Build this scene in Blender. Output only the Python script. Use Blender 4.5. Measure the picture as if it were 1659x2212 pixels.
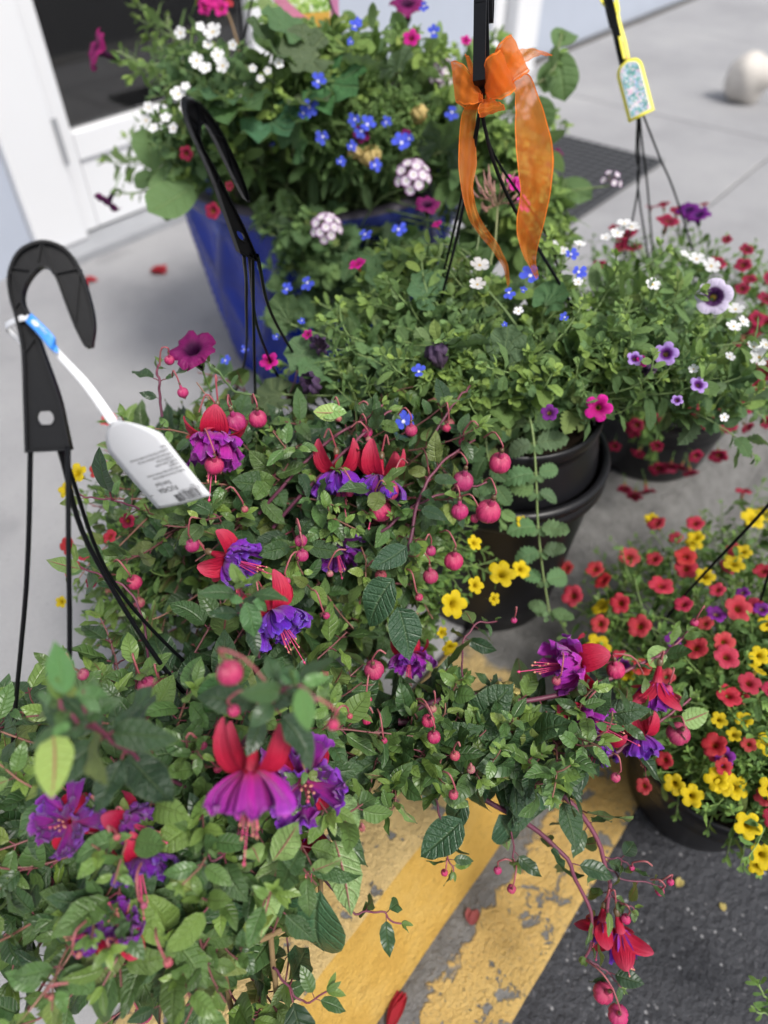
import bpy, math, random
import numpy as np
from mathutils import Vector, Matrix

random.seed(7); RNG = np.random.default_rng(7)
for o in list(bpy.data.objects): bpy.data.objects.remove(o)
S = bpy.context.scene; COL = S.collection
R = math.radians

# ------------------------------------------------------------------ camera, sky, sun, exposure
W0, H0, FPX, PITCH, CAMH = 1659.0, 2212.0, 1534.0, R(46), 1.0
cam = bpy.data.cameras.new('camera'); camo = bpy.data.objects.new('camera', cam); COL.objects.link(camo)
camo.location = (0, 0, CAMH); camo.rotation_euler = (R(90) - PITCH, 0, 0)
cam.sensor_fit = 'VERTICAL'; cam.sensor_height = 24.0; cam.lens = FPX / H0 * 24.0
cam.clip_start = 0.02; cam.clip_end = 400
cam.dof.use_dof = True; cam.dof.focus_distance = 0.69; cam.dof.aperture_fstop = 1.75; cam.dof.aperture_blades = 0
S.camera = camo
world = bpy.data.worlds.new('World'); S.world = world; world.use_nodes = True
wn = world.node_tree.nodes; wl = world.node_tree.links
sky = wn.new('ShaderNodeTexSky'); sky.sky_type = 'NISHITA'; sky.sun_disc = False
SUN_EL, SUN_AZ = R(56), R(138)          # azimuth from +Y clockwise: light comes from the street side
sky.sun_elevation = SUN_EL; sky.sun_rotation = SUN_AZ; sky.dust_density = 4.0; sky.air_density = 1.0; sky.ozone_density = 1.0
hsv = wn.new('ShaderNodeHueSaturation'); hsv.inputs['Saturation'].default_value = 0.45   # thin overcast
wl.new(sky.outputs[0], hsv.inputs['Color']); wl.new(hsv.outputs[0], wn['Background'].inputs['Color'])
wn['Background'].inputs['Strength'].default_value = 0.085
sun = bpy.data.lights.new('sun', 'SUN'); sun.energy = 1.5; sun.angle = R(14); sun.color = (1.0, 0.96, 0.9)
suno = bpy.data.objects.new('sun', sun); COL.objects.link(suno)
sd = Vector((math.sin(SUN_AZ) * math.cos(SUN_EL), math.cos(SUN_AZ) * math.cos(SUN_EL), math.sin(SUN_EL)))
suno.rotation_euler = sd.to_track_quat('Z', 'Y').to_euler(); suno.location = (0.5, -1.0, 4)
vs = S.view_settings; vs.view_transform = 'Standard'; vs.look = 'None'; vs.exposure = 1.15; vs.gamma = 1.0
vs.use_curve_mapping = False
S.render.resolution_x = 768; S.render.resolution_y = 1024

# ------------------------------------------------------------------ pixel helpers (photo measured on a 1659 x 2212 sheet)
C0 = np.array([0, 0, CAMH])
FW = np.array([0, math.cos(PITCH), -math.sin(PITCH)]); UPV = np.array([0, math.sin(PITCH), math.cos(PITCH)]); RV = np.array([1.0, 0, 0])
UP = np.array([0, 0, 1.0])
def nrm(v):
    v = np.asarray(v, float); return v / (np.linalg.norm(v) + 1e-12)
def ray(x, y): return FW + RV * ((x - W0 / 2) / FPX) - UPV * ((y - H0 / 2) / FPX)      # depth-normalised
def Pd(x, y, d): return C0 + ray(x, y) * d
def Pz(x, y, z):
    d = ray(x, y); return C0 + d * ((z - CAMH) / d[2])
def proj(P):
    v = np.atleast_2d(P) - C0; z = v @ FW
    return W0 / 2 + FPX * (v @ RV) / z, H0 / 2 - FPX * (v @ UPV) / z, z
AL = R(39.9); U2 = np.array([math.sin(AL), math.cos(AL), 0]); N2 = np.array([math.cos(AL), -math.sin(AL), 0])   # along / across the kerb
def KB(al, ac, z=0.0): return U2 * al + N2 * ac + UP * z
def rnd(a=-1.0, b=1.0): return random.uniform(a, b)
def rv(s=1.0): return np.array([rnd(), rnd(), rnd()]) * s

# ------------------------------------------------------------------ materials
def new_mat(name):
    m = bpy.data.materials.new(name); m.use_nodes = True
    nt = m.node_tree; p = nt.nodes['Principled BSDF']; return m, nt, p, nt.nodes['Material Output']
class NT:
    def __init__(s, nt): s.nt = nt
    def n(s, t, **k):
        x = s.nt.nodes.new(t)
        for a, b in k.items(): setattr(x, a, b)
        return x
    def l(s, a, b): s.nt.links.new(a, b)
    def val(s, sock, v):
        if hasattr(v, 'links') or isinstance(v, bpy.types.NodeSocket): s.l(v, sock)
        else: sock.default_value = v
    def math(s, op, a, b=None, c=None):
        x = s.n('ShaderNodeMath', operation=op); s.val(x.inputs[0], a)
        if b is not None: s.val(x.inputs[1], b)
        if c is not None: s.val(x.inputs[2], c)
        return x.outputs[0]
    def mix(s, f, a, b, bt='MIX'):
        x = s.n('ShaderNodeMix', data_type='RGBA', blend_type=bt); s.val(x.inputs[0], f)
        s.val(x.inputs[6], a if isinstance(a, bpy.types.NodeSocket) else (*a, 1)); s.val(x.inputs[7], b if isinstance(b, bpy.types.NodeSocket) else (*b, 1))
        return x.outputs[2]
    def noise(s, vec, scale, detail=4, rough=0.55, dist=0.0):
        x = s.n('ShaderNodeTexNoise'); x.inputs['Scale'].default_value = scale; x.inputs['Detail'].default_value = detail
        x.inputs['Roughness'].default_value = rough; x.inputs['Distortion'].default_value = dist
        if vec is not None: s.l(vec, x.inputs['Vector'])
        return x.outputs['Fac']
    def ramp(s, f, stops, interp='LINEAR'):
        x = s.n('ShaderNodeValToRGB'); x.color_ramp.interpolation = interp; e = x.color_ramp.elements
        while len(e) < len(stops): e.new(0.5)
        for q, (p, c) in zip(e, stops): q.position = p; q.color = (*c, 1) if len(c) == 3 else c
        s.l(f, x.inputs[0]); return x.outputs[0]
    def step(s, f, a, b): 
        x = s.n('ShaderNodeMapRange', interpolation_type='SMOOTHSTEP'); s.val(x.inputs[0], f)
        x.inputs[1].default_value = a; x.inputs[2].default_value = b; return x.outputs[0]
    def bump(s, h, st, dist):
        x = s.n('ShaderNodeBump'); x.inputs['Strength'].default_value = st; x.inputs['Distance'].default_value = dist
        s.l(h, x.inputs['Height']); return x.outputs[0]
def g3(v): return (v, v, v)
def objcoord(k): return k.n('ShaderNodeTexCoord').outputs['Object']

def plain(name, col, rough=0.5, spec=0.5, var=0.0, scale=40, bump=0.0, coat=0.0, metal=0.0):
    m, nt, p, o = new_mat(name); k = NT(nt); oc = objcoord(k)
    nz = k.noise(oc, scale, 5)
    c = k.mix(k.math('MULTIPLY', nz, var), col, tuple(x * 0.35 for x in col)) if var else None
    if c: k.l(c, p.inputs['Base Color'])
    else: p.inputs['Base Color'].default_value = (*col, 1)
    p.inputs['Roughness'].default_value = rough; p.inputs['Specular IOR Level'].default_value = spec
    p.inputs['Coat Weight'].default_value = coat; p.inputs['Metallic'].default_value = metal
    if bump: k.l(k.bump(nz, bump, 0.002), p.inputs['Normal'])
    return m

def leaf_mat(name, rough=0.42, vein=0.5, veincol=(0.30, 0.36, 0.16), nv=6.0, back=(0.26, 0.34, 0.17), backmix=0.5, backrib=None, trans=0.22, tooth=0.0, spec=0.45):
    m, nt, p, out = new_mat(name); k = NT(nt)
    uv = k.n('ShaderNodeUVMap', uv_map='UV').outputs[0]; sp = k.n('ShaderNodeSeparateXYZ'); k.l(uv, sp.inputs[0])
    u = k.math('ABSOLUTE', k.math('MULTIPLY_ADD', sp.outputs[0], 2.0, -1.0)); v = sp.outputs[1]
    oi = k.n('ShaderNodeObjectInfo'); at = k.n('ShaderNodeAttribute', attribute_name='Col')
    col = k.mix(1.0, oi.outputs['Color'], at.outputs['Color'], 'MULTIPLY')
    oc = objcoord(k)
    rib = k.math('SUBTRACT', 1.0, k.step(u, 0.02, 0.10))
    f = k.math('FRACT', k.math('MULTIPLY', k.math('SUBTRACT', v, k.math('MULTIPLY', u, 0.16)), nv))
    tri = k.math('ABSOLUTE', k.math('SUBTRACT', f, 0.5))
    sec = k.math('SUBTRACT', 1.0, k.step(tri, 0.015, 0.07))
    sec = k.math('MULTIPLY', sec, k.math('SUBTRACT', 1.0, k.step(u, 0.5, 0.95)))
    vm = k.math('MAXIMUM', rib, k.math('MULTIPLY', sec, 0.55))
    n1 = k.noise(oc, 3.0, 4); col = k.mix(k.math('MULTIPLY', n1, 0.35), col, k.mix(0.5, col, (0.0, 0.0, 0.0)))
    c2 = k.mix(k.math('MULTIPLY', vm, vein * 0.45), col, k.mix(0.5, col, veincol))
    edge = k.step(u, 0.93, 1.0); c2 = k.mix(k.math('MULTIPLY', edge, 0.35), c2, k.mix(0.5, c2, veincol))
    cb = k.mix(backmix, col, back)
    if backrib: cb = k.mix(k.math('MULTIPLY', k.math('MAXIMUM', rib, k.math('MULTIPLY', sec, 0.2)), 0.8), cb, backrib)
    geo = k.n('ShaderNodeNewGeometry'); cc = k.mix(geo.outputs['Backfacing'], c2, cb)
    k.l(cc, p.inputs['Base Color']); p.inputs['Roughness'].default_value = rough; p.inputs['Specular IOR Level'].default_value = spec
    pillow = k.math('ADD', k.math('MULTIPLY', k.step(tri, 0.0, 0.16), 0.22), k.math('MULTIPLY', k.step(u, 0.0, 0.14), 0.5))
    hgt = k.math('ADD', pillow, k.math('MULTIPLY', k.noise(oc, 26.0, 3), 0.35))
    b = k.bump(hgt, 0.45, 0.02); k.l(b, p.inputs['Normal'])
    tr = k.n('ShaderNodeBsdfTranslucent'); k.l(k.mix(0.55, cc, (0.24, 0.42, 0.06), 'MIX'), tr.inputs['Color'])
    mx = k.n('ShaderNodeMixShader'); mx.inputs[0].default_value = trans
    k.l(p.outputs[0], mx.inputs[1]); k.l(tr.outputs[0], mx.inputs[2]); k.l(mx.outputs[0], out.inputs['Surface'])
    return m

def petal_mat(name, stops, rough=0.55, trans=0.3, streak=0.35, dark=None, backcol=None, sheen=0.0, freq=60.0):
    """colour from throat (0) to rim (1); fine radial streaks; object colour tints"""
    m, nt, p, out = new_mat(name); k = NT(nt)
    uv = k.n('ShaderNodeUVMap', uv_map='UV').outputs[0]; sp = k.n('ShaderNodeSeparateXYZ'); k.l(uv, sp.inputs[0])
    cx = k.n('ShaderNodeCombineXYZ'); k.l(k.math('MULTIPLY', sp.outputs[0], freq), cx.inputs[0]); k.l(k.math('MULTIPLY', sp.outputs[1], 2.0), cx.inputs[1])
    oi = k.n('ShaderNodeObjectInfo'); k.l(k.math('MULTIPLY', oi.outputs['Random'], 17.0), cx.inputs[2])
    st = k.noise(cx.outputs[0], 1.0, 3)
    wob = k.math('ADD', sp.outputs[1], k.math('MULTIPLY', k.math('SUBTRACT', st, 0.5), 0.22))
    c = k.ramp(wob, stops)
    c = k.mix(k.math('MULTIPLY', k.step(st, 0.42, 0.75), streak), c, k.mix(0.55, c, dark or (0.05, 0.0, 0.03)))
    c = k.mix(1.0, c, oi.outputs['Color'], 'MULTIPLY')
    if backcol:
        geo = k.n('ShaderNodeNewGeometry'); c = k.mix(geo.outputs['Backfacing'], c, k.mix(0.5, c, backcol))
    k.l(c, p.inputs['Base Color']); p.inputs['Roughness'].default_value = rough; p.inputs['Specular IOR Level'].default_value = 0.3
    p.inputs['Sheen Weight'].default_value = sheen
    k.l(k.bump(st, 0.35, 0.02), p.inputs['Normal'])
    tr = k.n('ShaderNodeBsdfTranslucent'); k.l(c, tr.inputs['Color'])
    mx = k.n('ShaderNodeMixShader'); mx.inputs[0].default_value = trans
    k.l(p.outputs[0], mx.inputs[1]); k.l(tr.outputs[0], mx.inputs[2]); k.l(mx.outputs[0], out.inputs['Surface'])
    return m

def vcol_mat(name, rough=0.5, spec=0.4, var=0.4):
    m, nt, p, out = new_mat(name); k = NT(nt)
    at = k.n('ShaderNodeAttribute', attribute_name='Col'); oc = objcoord(k)
    c = k.mix(k.math('MULTIPLY', k.noise(oc, 120.0, 3), var), at.outputs['Color'], k.mix(0.6, at.outputs['Color'], (0.02, 0.02, 0.01)))
    k.l(c, p.inputs['Base Color']); p.inputs['Roughness'].default_value = rough; p.inputs['Specular IOR Level'].default_value = spec
    return m

M = {}
M['fuchsia_leaf'] = leaf_mat('fuchsia_leaf', rough=0.40, vein=0.5, nv=7.0, back=(0.24, 0.36, 0.12), backmix=0.5, backrib=(0.30, 0.03, 0.09), trans=0.13, spec=0.5)
M['soft_leaf'] = leaf_mat('soft_leaf', rough=0.6, vein=0.6, nv=5.0, back=(0.26, 0.36, 0.18), trans=0.25, spec=0.3)
M['tooth_leaf'] = leaf_mat('tooth_leaf', rough=0.6, vein=0.8, nv=5.0, back=(0.24, 0.33, 0.2), trans=0.22, spec=0.3)
M['small_leaf'] = leaf_mat('small_leaf', rough=0.55, vein=0.35, nv=4.0, back=(0.24, 0.36, 0.14), trans=0.28, spec=0.35)
M['stem'] = vcol_mat('stem')
M['sepal'] = petal_mat('sepal', [(0, (0.42, 0.012, 0.045)), (0.5, (0.48, 0.010, 0.045)), (1, (0.55, 0.07, 0.13))], rough=0.58, trans=0.3, streak=0.6, dark=(0.2, 0.0, 0.02), freq=14)
M['corolla'] = petal_mat('corolla', [(0, (0.40, 0.02, 0.14)), (0.3, (0.28, 0.014, 0.30)), (0.85, (0.19, 0.012, 0.31)), (1, (0.30, 0.07, 0.44))], rough=0.5, trans=0.3, streak=0.5, dark=(0.05, 0.0, 0.12), sheen=0.2, freq=20)
M['bud'] = petal_mat('bud', [(0, (0.38, 0.07, 0.13)), (0.4, (0.43, 0.035, 0.13)), (0.8, (0.42, 0.05, 0.15)), (1, (0.42, 0.17, 0.19))], rough=0.36, trans=0.05, streak=0.45, dark=(0.22, 0.0, 0.04), freq=34)
M['coral'] = petal_mat('coral', [(0, (0.50, 0.34, 0.03)), (0.12, (0.30, 0.03, 0.02)), (0.3, (0.42, 0.022, 0.038)), (1, (0.50, 0.050, 0.066))], streak=0.4, dark=(0.3, 0.01, 0.02), backcol=(0.7, 0.25, 0.25))
M['yellow'] = petal_mat('yellow', [(0, (0.50, 0.32, 0.005)), (0.15, (0.56, 0.40, 0.005)), (1, (0.66, 0.51, 0.010))], streak=0.25, dark=(0.55, 0.33, 0.0), backcol=(0.75, 0.65, 0.25))
M['violet'] = petal_mat('violet', [(0, (0.55, 0.40, 0.04)), (0.2, (0.08, 0.005, 0.10)), (1, (0.22, 0.02, 0.30))], dark=(0.05, 0.0, 0.08))
M['crimson'] = petal_mat('crimson', [(0, (0.45, 0.25, 0.02)), (0.2, (0.14, 0.003, 0.02)), (1, (0.36, 0.010, 0.06))], dark=(0.12, 0.0, 0.01), backcol=(0.4, 0.05, 0.12))
M['burgundy'] = petal_mat('burgundy', [(0, (0.015, 0.0, 0.02)), (0.22, (0.05, 0.001, 0.04)), (0.45, (0.18, 0.004, 0.10)), (1, (0.22, 0.006, 0.11))], dark=(0.06, 0.0, 0.05), streak=0.55)
M['magenta'] = petal_mat('magenta', [(0, (0.5, 0.25, 0.02)), (0.15, (0.35, 0.0, 0.12)), (1, (0.66, 0.012, 0.32))], dark=(0.4, 0.0, 0.16), streak=0.35)
M['lavender'] = petal_mat('lavender', [(0, (0.65, 0.5, 0.05)), (0.12, (0.03, 0.005, 0.04)), (0.42, (0.06, 0.01, 0.08)), (0.56, (0.58, 0.50, 0.70)), (1, (0.70, 0.64, 0.80))], dark=(0.30, 0.18, 0.45), streak=0.35)
M['lilac'] = petal_mat('lilac', [(0, (0.6, 0.4, 0.1)), (0.14, (0.05, 0.005, 0.08)), (0.38, (0.12, 0.02, 0.2)), (0.6, (0.36, 0.22, 0.60)), (1, (0.45, 0.30, 0.66))], dark=(0.15, 0.03, 0.25))
M['lobelia'] = petal_mat('lobelia', [(0, (0.75, 0.75, 0.85)), (0.14, (0.65, 0.65, 0.85)), (0.25, (0.06, 0.09, 0.62)), (1, (0.075, 0.12, 0.75))], dark=(0.03, 0.03, 0.4), streak=0.3)
M['white'] = petal_mat('white', [(0, (0.65, 0.42, 0.05)), (0.14, (0.6, 0.5, 0.2)), (0.22, (0.80, 0.80, 0.80)), (1, (0.82, 0.82, 0.84))], dark=(0.6, 0.6, 0.62), streak=0.2)
M['verbena'] = petal_mat('verbena', [(0, (0.55, 0.5, 0.2)), (0.15, (0.80, 0.78, 0.80)), (0.62, (0.80, 0.76, 0.82)), (0.85, (0.42, 0.12, 0.42)), (1, (0.36, 0.06, 0.36))], dark=(0.4, 0.2, 0.45), streak=0.25)
M['dry'] = petal_mat('dry', [(0, (0.45, 0.36, 0.12)), (1, (0.62, 0.54, 0.20))], dark=(0.3, 0.18, 0.05), streak=0.7)
M['wilt'] = petal_mat('wilt', [(0, (0.12, 0.08, 0.12)), (1, (0.09, 0.05, 0.12))], dark=(0.03, 0.02, 0.05), streak=0.7)
M['fallen'] = petal_mat('fallen', [(0, (0.30, 0.01, 0.02)), (1, (0.46, 0.02, 0.035))], dark=(0.12, 0, 0.01), streak=0.6)
M['anther'] = plain('anther', (0.55, 0.22, 0.16), 0.6)
M['filament'] = plain('filament', (0.55, 0.05, 0.16), 0.45)
M['black_plastic'] = plain('black_plastic', (0.009, 0.009, 0.011), 0.36, 0.35, var=0.4, scale=60, bump=0.05)
M['hook_plastic'] = plain('hook_plastic', (0.005, 0.0055, 0.007), 0.38, 0.18, var=0.3, scale=200, bump=0.05)
M['soil'] = plain('soil', (0.035, 0.024, 0.016), 0.95, 0.2, var=0.8, scale=90, bump=1.0)
M['stake'] = plain('stake', (0.34, 0.23, 0.11), 0.7, 0.3, var=0.6, scale=70, bump=0.4)

# ------------------------------------------------------------------ mesh helpers
class MB:
    def __init__(s): s.v = []; s.f = []; s.uv = []; s.c = []; s.mi = []; s.n = 0
    def add(s, v, f, uv=None, col=(1, 1, 1), mi=0):
        v = np.asarray(v, float); b = s.n
        s.v.append(v); s.n += len(v)
        s.f += [tuple(b + i for i in q) for q in f]; s.mi += [mi] * len(f)
        s.uv.append(np.asarray(uv, float) if uv is not None else np.zeros((len(v), 2)))
        col = np.asarray(col, float); s.c.append(np.tile(col, (len(v), 1)) if col.ndim == 1 else col)
        return s
    def mesh(s, name, mats, smooth=True):
        me = bpy.data.meshes.new(name); V = np.concatenate(s.v) if s.v else np.zeros((0, 3))
        me.from_pydata(V.tolist(), [], s.f)
        for m in mats: me.materials.append(m)
        me.polygons.foreach_set('material_index', np.array(s.mi, dtype=np.int32)); me.polygons.foreach_set('use_smooth', np.full(len(s.f), smooth))
        li = np.zeros(len(me.loops), dtype=np.int32); me.loops.foreach_get('vertex_index', li)
        UVa = np.concatenate(s.uv); Ca = np.concatenate(s.c)
        ul = me.uv_layers.new(name='UV'); ul.data.foreach_set('uv', UVa[li].astype(np.float32).ravel())
        ca = me.color_attributes.new('Col', 'FLOAT_COLOR', 'POINT'); ca.data.foreach_set('color', np.concatenate([Ca, np.ones((len(Ca), 1))], 1).astype(np.float32).ravel())
        me.update(); return me
    def build(s, name, mats, parent=None, smooth=True, loc=None):
        if not isinstance(mats, (list, tuple)): mats = [mats]
        if loc is not None: s.v = [a - np.asarray(loc) for a in s.v]
        return mkobj(name, s.mesh(name, mats, smooth), parent, Matrix.Translation(Vector(loc)) if loc is not None else None)
def mkobj(name, me, parent=None, mat=None, color=None):
    o = bpy.data.objects.new(name, me); COL.objects.link(o)
    if parent is not None: o.parent = parent
    if mat is not None: o.matrix_basis = mat
    if color is not None: o.color = (*color, 1)
    return o
def tag(o, label, cat, group=None):
    o['label'] = label; o['category'] = cat
    if group: o['group'] = group
    return o
def empty(name, loc, label=None, cat=None, group=None):
    o = bpy.data.objects.new(name, None); COL.objects.link(o); o.location = Vector(loc); o.empty_display_size = 0.05
    if label: tag(o, label, cat, group)
    return o
def grid_faces(nr, nc, wrap=False):
    f = []
    for i in range(nr - 1):
        for j in range(nc if wrap else nc - 1):
            a = i * nc + j; b = i * nc + (j + 1) % nc; f.append((a, b, b + nc, a + nc))
    return f
def catmull(P, n):
    P = np.asarray(P, float); 
    if len(P) == 2: t = np.linspace(0, 1, n)[:, None]; return P[0] * (1 - t) + P[1] * t
    Q = np.vstack([2 * P[0] - P[1], P, 2 * P[-1] - P[-2]]); out = []
    for s in np.linspace(0, len(P) - 1 - 1e-9, n):
        i = int(s); t = s - i; a, b, c, d = Q[i:i + 4]
        out.append(0.5 * (2 * b + (c - a) * t + (2 * a - 5 * b + 4 * c - d) * t * t + (3 * b - a - 3 * c + d) * t ** 3))
    return np.array(out)
def frame(T):
    T = nrm(T); a = UP if abs(T[2]) < 0.9 else np.array([1.0, 0, 0]); X = nrm(np.cross(a, T)); return X, np.cross(T, X), T
def tube(mb, P, r0, r1, c0=(1, 1, 1), c1=None, sides=5, mi=0, cap=False):
    P = np.asarray(P, float); n = len(P); c1 = c0 if c1 is None else c1; V = []; Cc = []; UVs = []
    X = None
    for i in range(n):
        T = nrm(P[min(i + 1, n - 1)] - P[max(i - 1, 0)]); t = i / (n - 1)
        if X is None: X, Y, _ = frame(T)
        else: X = nrm(X - T * (X @ T)); Y = np.cross(T, X)
        r = r0 + (r1 - r0) * t
        for j in range(sides):
            a = 2 * math.pi * j / sides; V.append(P[i] + (X * math.cos(a) + Y * math.sin(a)) * r); UVs.append((j / sides, t))
            Cc.append(np.array(c0) * (1 - t) + np.array(c1) * t)
    f = grid_faces(n, sides, True)
    if cap: f += [tuple(range(sides))[::-1], tuple((n - 1) * sides + j for j in range(sides))]
    mb.add(V, f, UVs, np.array(Cc), mi)
def lathe(mb, prof, seg=48, center=(0, 0, 0), mi=0, col=(1, 1, 1)):
    V = []; UVs = []
    for i, (r, z) in enumerate(prof):
        for j in range(seg):
            a = 2 * math.pi * j / seg; V.append((center[0] + r * math.cos(a), center[1] + r * math.sin(a), center[2] + z)); UVs.append((j / seg, i / (len(prof) - 1)))
    mb.add(V, [q[::-1] for q in grid_faces(len(prof), seg, True)][::1], UVs, col, mi)
def box(mb, o, ex, ey, ez, mi=0):
    o, ex, ey, ez = map(lambda q: np.asarray(q, float), (o, ex, ey, ez))
    V = [o, o + ex, o + ex + ey, o + ey, o + ez, o + ex + ez, o + ex + ey + ez, o + ey + ez]
    mb.add(V, [(0, 3, 2, 1), (4, 5, 6, 7), (0, 1, 5, 4), (1, 2, 6, 5), (2, 3, 7, 6), (3, 0, 4, 7)], mi=mi)
def M4(X, Y, Z, loc, s=1.0):
    m = np.eye(4); m[:3, 0] = np.asarray(X) * s; m[:3, 1] = np.asarray(Y) * s; m[:3, 2] = np.asarray(Z) * s; m[:3, 3] = loc; return m
def toM(m): return Matrix([list(r) for r in m])
def face_mat(loc, Z, s, spin=None):
    X, Y, Z = frame(Z); a = rnd(0, 6.283) if spin is None else spin
    return M4(X * math.cos(a) + Y * math.sin(a), Y * math.cos(a) - X * math.sin(a), Z, loc, s)

# ------------------------------------------------------------------ the setting
def conc_mat():
    m, nt, p, o = new_mat('concrete'); k = NT(nt); oc = objcoord(k)
    c = k.ramp(k.noise(oc, 1.6, 6, 0.65), [(0.3, (0.225, 0.225, 0.235)), (0.5, (0.30, 0.30, 0.308)), (0.72, (0.36, 0.36, 0.362))])
    c = k.mix(k.math('MULTIPLY', k.noise(oc, 160, 4, 0.7), 0.55), c, (0.16, 0.16, 0.17))
    st = k.step(k.noise(oc, 4.0, 3), 0.62, 0.75); c = k.mix(k.math('MULTIPLY', st, 0.35), c, (0.13, 0.13, 0.14))
    vor = k.n('ShaderNodeTexVoronoi'); vor.inputs['Scale'].default_value = 55; k.l(oc, vor.inputs['Vector'])
    sp = k.math('SUBTRACT', 1.0, k.step(vor.outputs['Distance'], 0.06, 0.16)); c = k.mix(k.math('MULTIPLY', sp, 0.4), c, (0.10, 0.10, 0.11))
    k.l(c, p.inputs['Base Color']); p.inputs['Roughness'].default_value = 0.85
    k.l(k.bump(k.noise(oc, 220, 5, 0.7), 0.5, 0.004), p.inputs['Normal']); return m
def asphalt_mat():
    m, nt, p, o = new_mat('asphalt'); k = NT(nt); oc = objcoord(k)
    c = k.ramp(k.noise(oc, 2.2, 6, 0.6), [(0.3, (0.014, 0.015, 0.020)), (0.7, (0.028, 0.030, 0.037))])
    n2 = k.noise(oc, 130, 5, 0.65, 0.4); c = k.mix(k.math('MULTIPLY', k.step(n2, 0.55, 0.70), 0.7), c, (0.10, 0.10, 0.11))
    vor = k.n('ShaderNodeTexVoronoi'); vor.inputs['Scale'].default_value = 70; k.l(oc, vor.inputs['Vector'])
    pick = k.step(k.noise(oc, 37, 2), 0.44, 0.55)
    sp = k.math('MULTIPLY', k.math('SUBTRACT', 1.0, k.step(vor.outputs['Distance'], 0.10, 0.22)), pick)
    c = k.mix(k.math('MULTIPLY', sp, 0.75), c, (0.30, 0.30, 0.31))
    k.l(c, p.inputs['Base Color']); p.inputs['Roughness'].default_value = 0.7
    h = k.math('ADD', k.noise(oc, 150, 4, 0.6), k.math('MULTIPLY', vor.outputs['Distance'], 0.7))
    k.l(k.bump(h, 0.9, 0.006), p.inputs['Normal']); return m
def paint_mat(name, chip_lo, chip_hi, band=None, weather=0.0, end=0.57):
    """yellow kerb paint over concrete; local x = along the kerb, y = towards the wall. paint ends near x = 0.68"""
    m, nt, p, o = new_mat(name); k = NT(nt); oc = objcoord(k)
    sp = k.n('ShaderNodeSeparateXYZ'); k.l(oc, sp.inputs[0])
    con = k.ramp(k.noise(oc, 30, 6, 0.7), [(0.3, (0.20, 0.195, 0.19)), (0.7, (0.38, 0.375, 0.365))])
    con = k.mix(k.math('MULTIPLY', k.noise(oc, 260, 3, 0.7), 0.5), con, (0.08, 0.075, 0.07))
    ye = k.ramp(k.noise(oc, 14, 6, 0.65), [(0.25, (0.60, 0.34, 0.065)), (0.5, (0.74, 0.455, 0.10)), (0.75, (0.80, 0.54, 0.16))])
    ye = k.mix(k.math('MULTIPLY', k.step(k.noise(oc, 75, 5, 0.7), 0.52, 0.74), 0.5), ye, (0.40, 0.22, 0.05))
    chip = k.noise(oc, 34, 7, 0.66, 0.3)
    lo = chip
    if weather:      # traffic and feet wear the flat top: small knocks through to the concrete
        w = k.step(k.noise(oc, 7, 4, 0.6), 0.12, 0.45); ye = k.mix(k.math('MULTIPLY', w, weather), ye, (0.72, 0.53, 0.24))
        g = k.step(k.noise(oc, 150, 5, 0.75), 0.50, 0.68); ye = k.mix(k.math('MULTIPLY', g, 0.6), ye, (0.42, 0.30, 0.15))
    mask = k.step(lo, chip_lo, chip_hi)
    if band:         # bare concrete beside the kerb foot
        yb = k.math('ADD', sp.outputs[1], k.math('MULTIPLY', k.math('SUBTRACT', k.noise(oc, 26, 6, 0.6), 0.5), 0.075))
        mask = k.math('MAXIMUM', mask, k.step(yb, band - 0.003, band + 0.003))
    xe = k.math('ADD', sp.outputs[0], k.math('MULTIPLY', k.math('SUBTRACT', k.noise(oc, 18, 5), 0.5), 0.12))
    mask = k.math('MAXIMUM', mask, k.step(xe, end, end + 0.03))
    c = k.mix(mask, ye, con); k.l(c, p.inputs['Base Color'])
    p.inputs['Roughness'].default_value = 0.72; p.inputs['Specular IOR Level'].default_value = 0.3
    h = k.math('ADD', k.math('MULTIPLY', k.math('SUBTRACT', 1.0, mask), 0.5), k.math('ADD', k.math('MULTIPLY', k.noise(oc, 140, 5, 0.75), 1.3), k.math('MULTIPLY', k.noise(oc, 45, 4), 1.0)))
    k.l(k.bump(h, 1.0, 0.010), p.inputs['Normal']); return m
M['concrete'] = conc_mat(); M['asphalt'] = asphalt_mat()
M['kerb_top'] = paint_mat('kerb_top_paint', 0.59, 0.63, weather=0.95)
M['kerb_face'] = paint_mat('kerb_face_paint', 0.74, 0.77)
M['gutter_paint'] = paint_mat('gutter_paint', 0.575, 0.61, band=0.078, weather=0.45, end=0.95)

ROT = Matrix(((U2[0], -N2[0], 0, 0), (U2[1], -N2[1], 0, 0), (0, 0, 1, 0), (0, 0, 0, 1)))     # local x = along, y = -across
def struct(o): o['kind'] = 'structure'; return o
KZ = -0.13
WALL = -2.067
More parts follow.
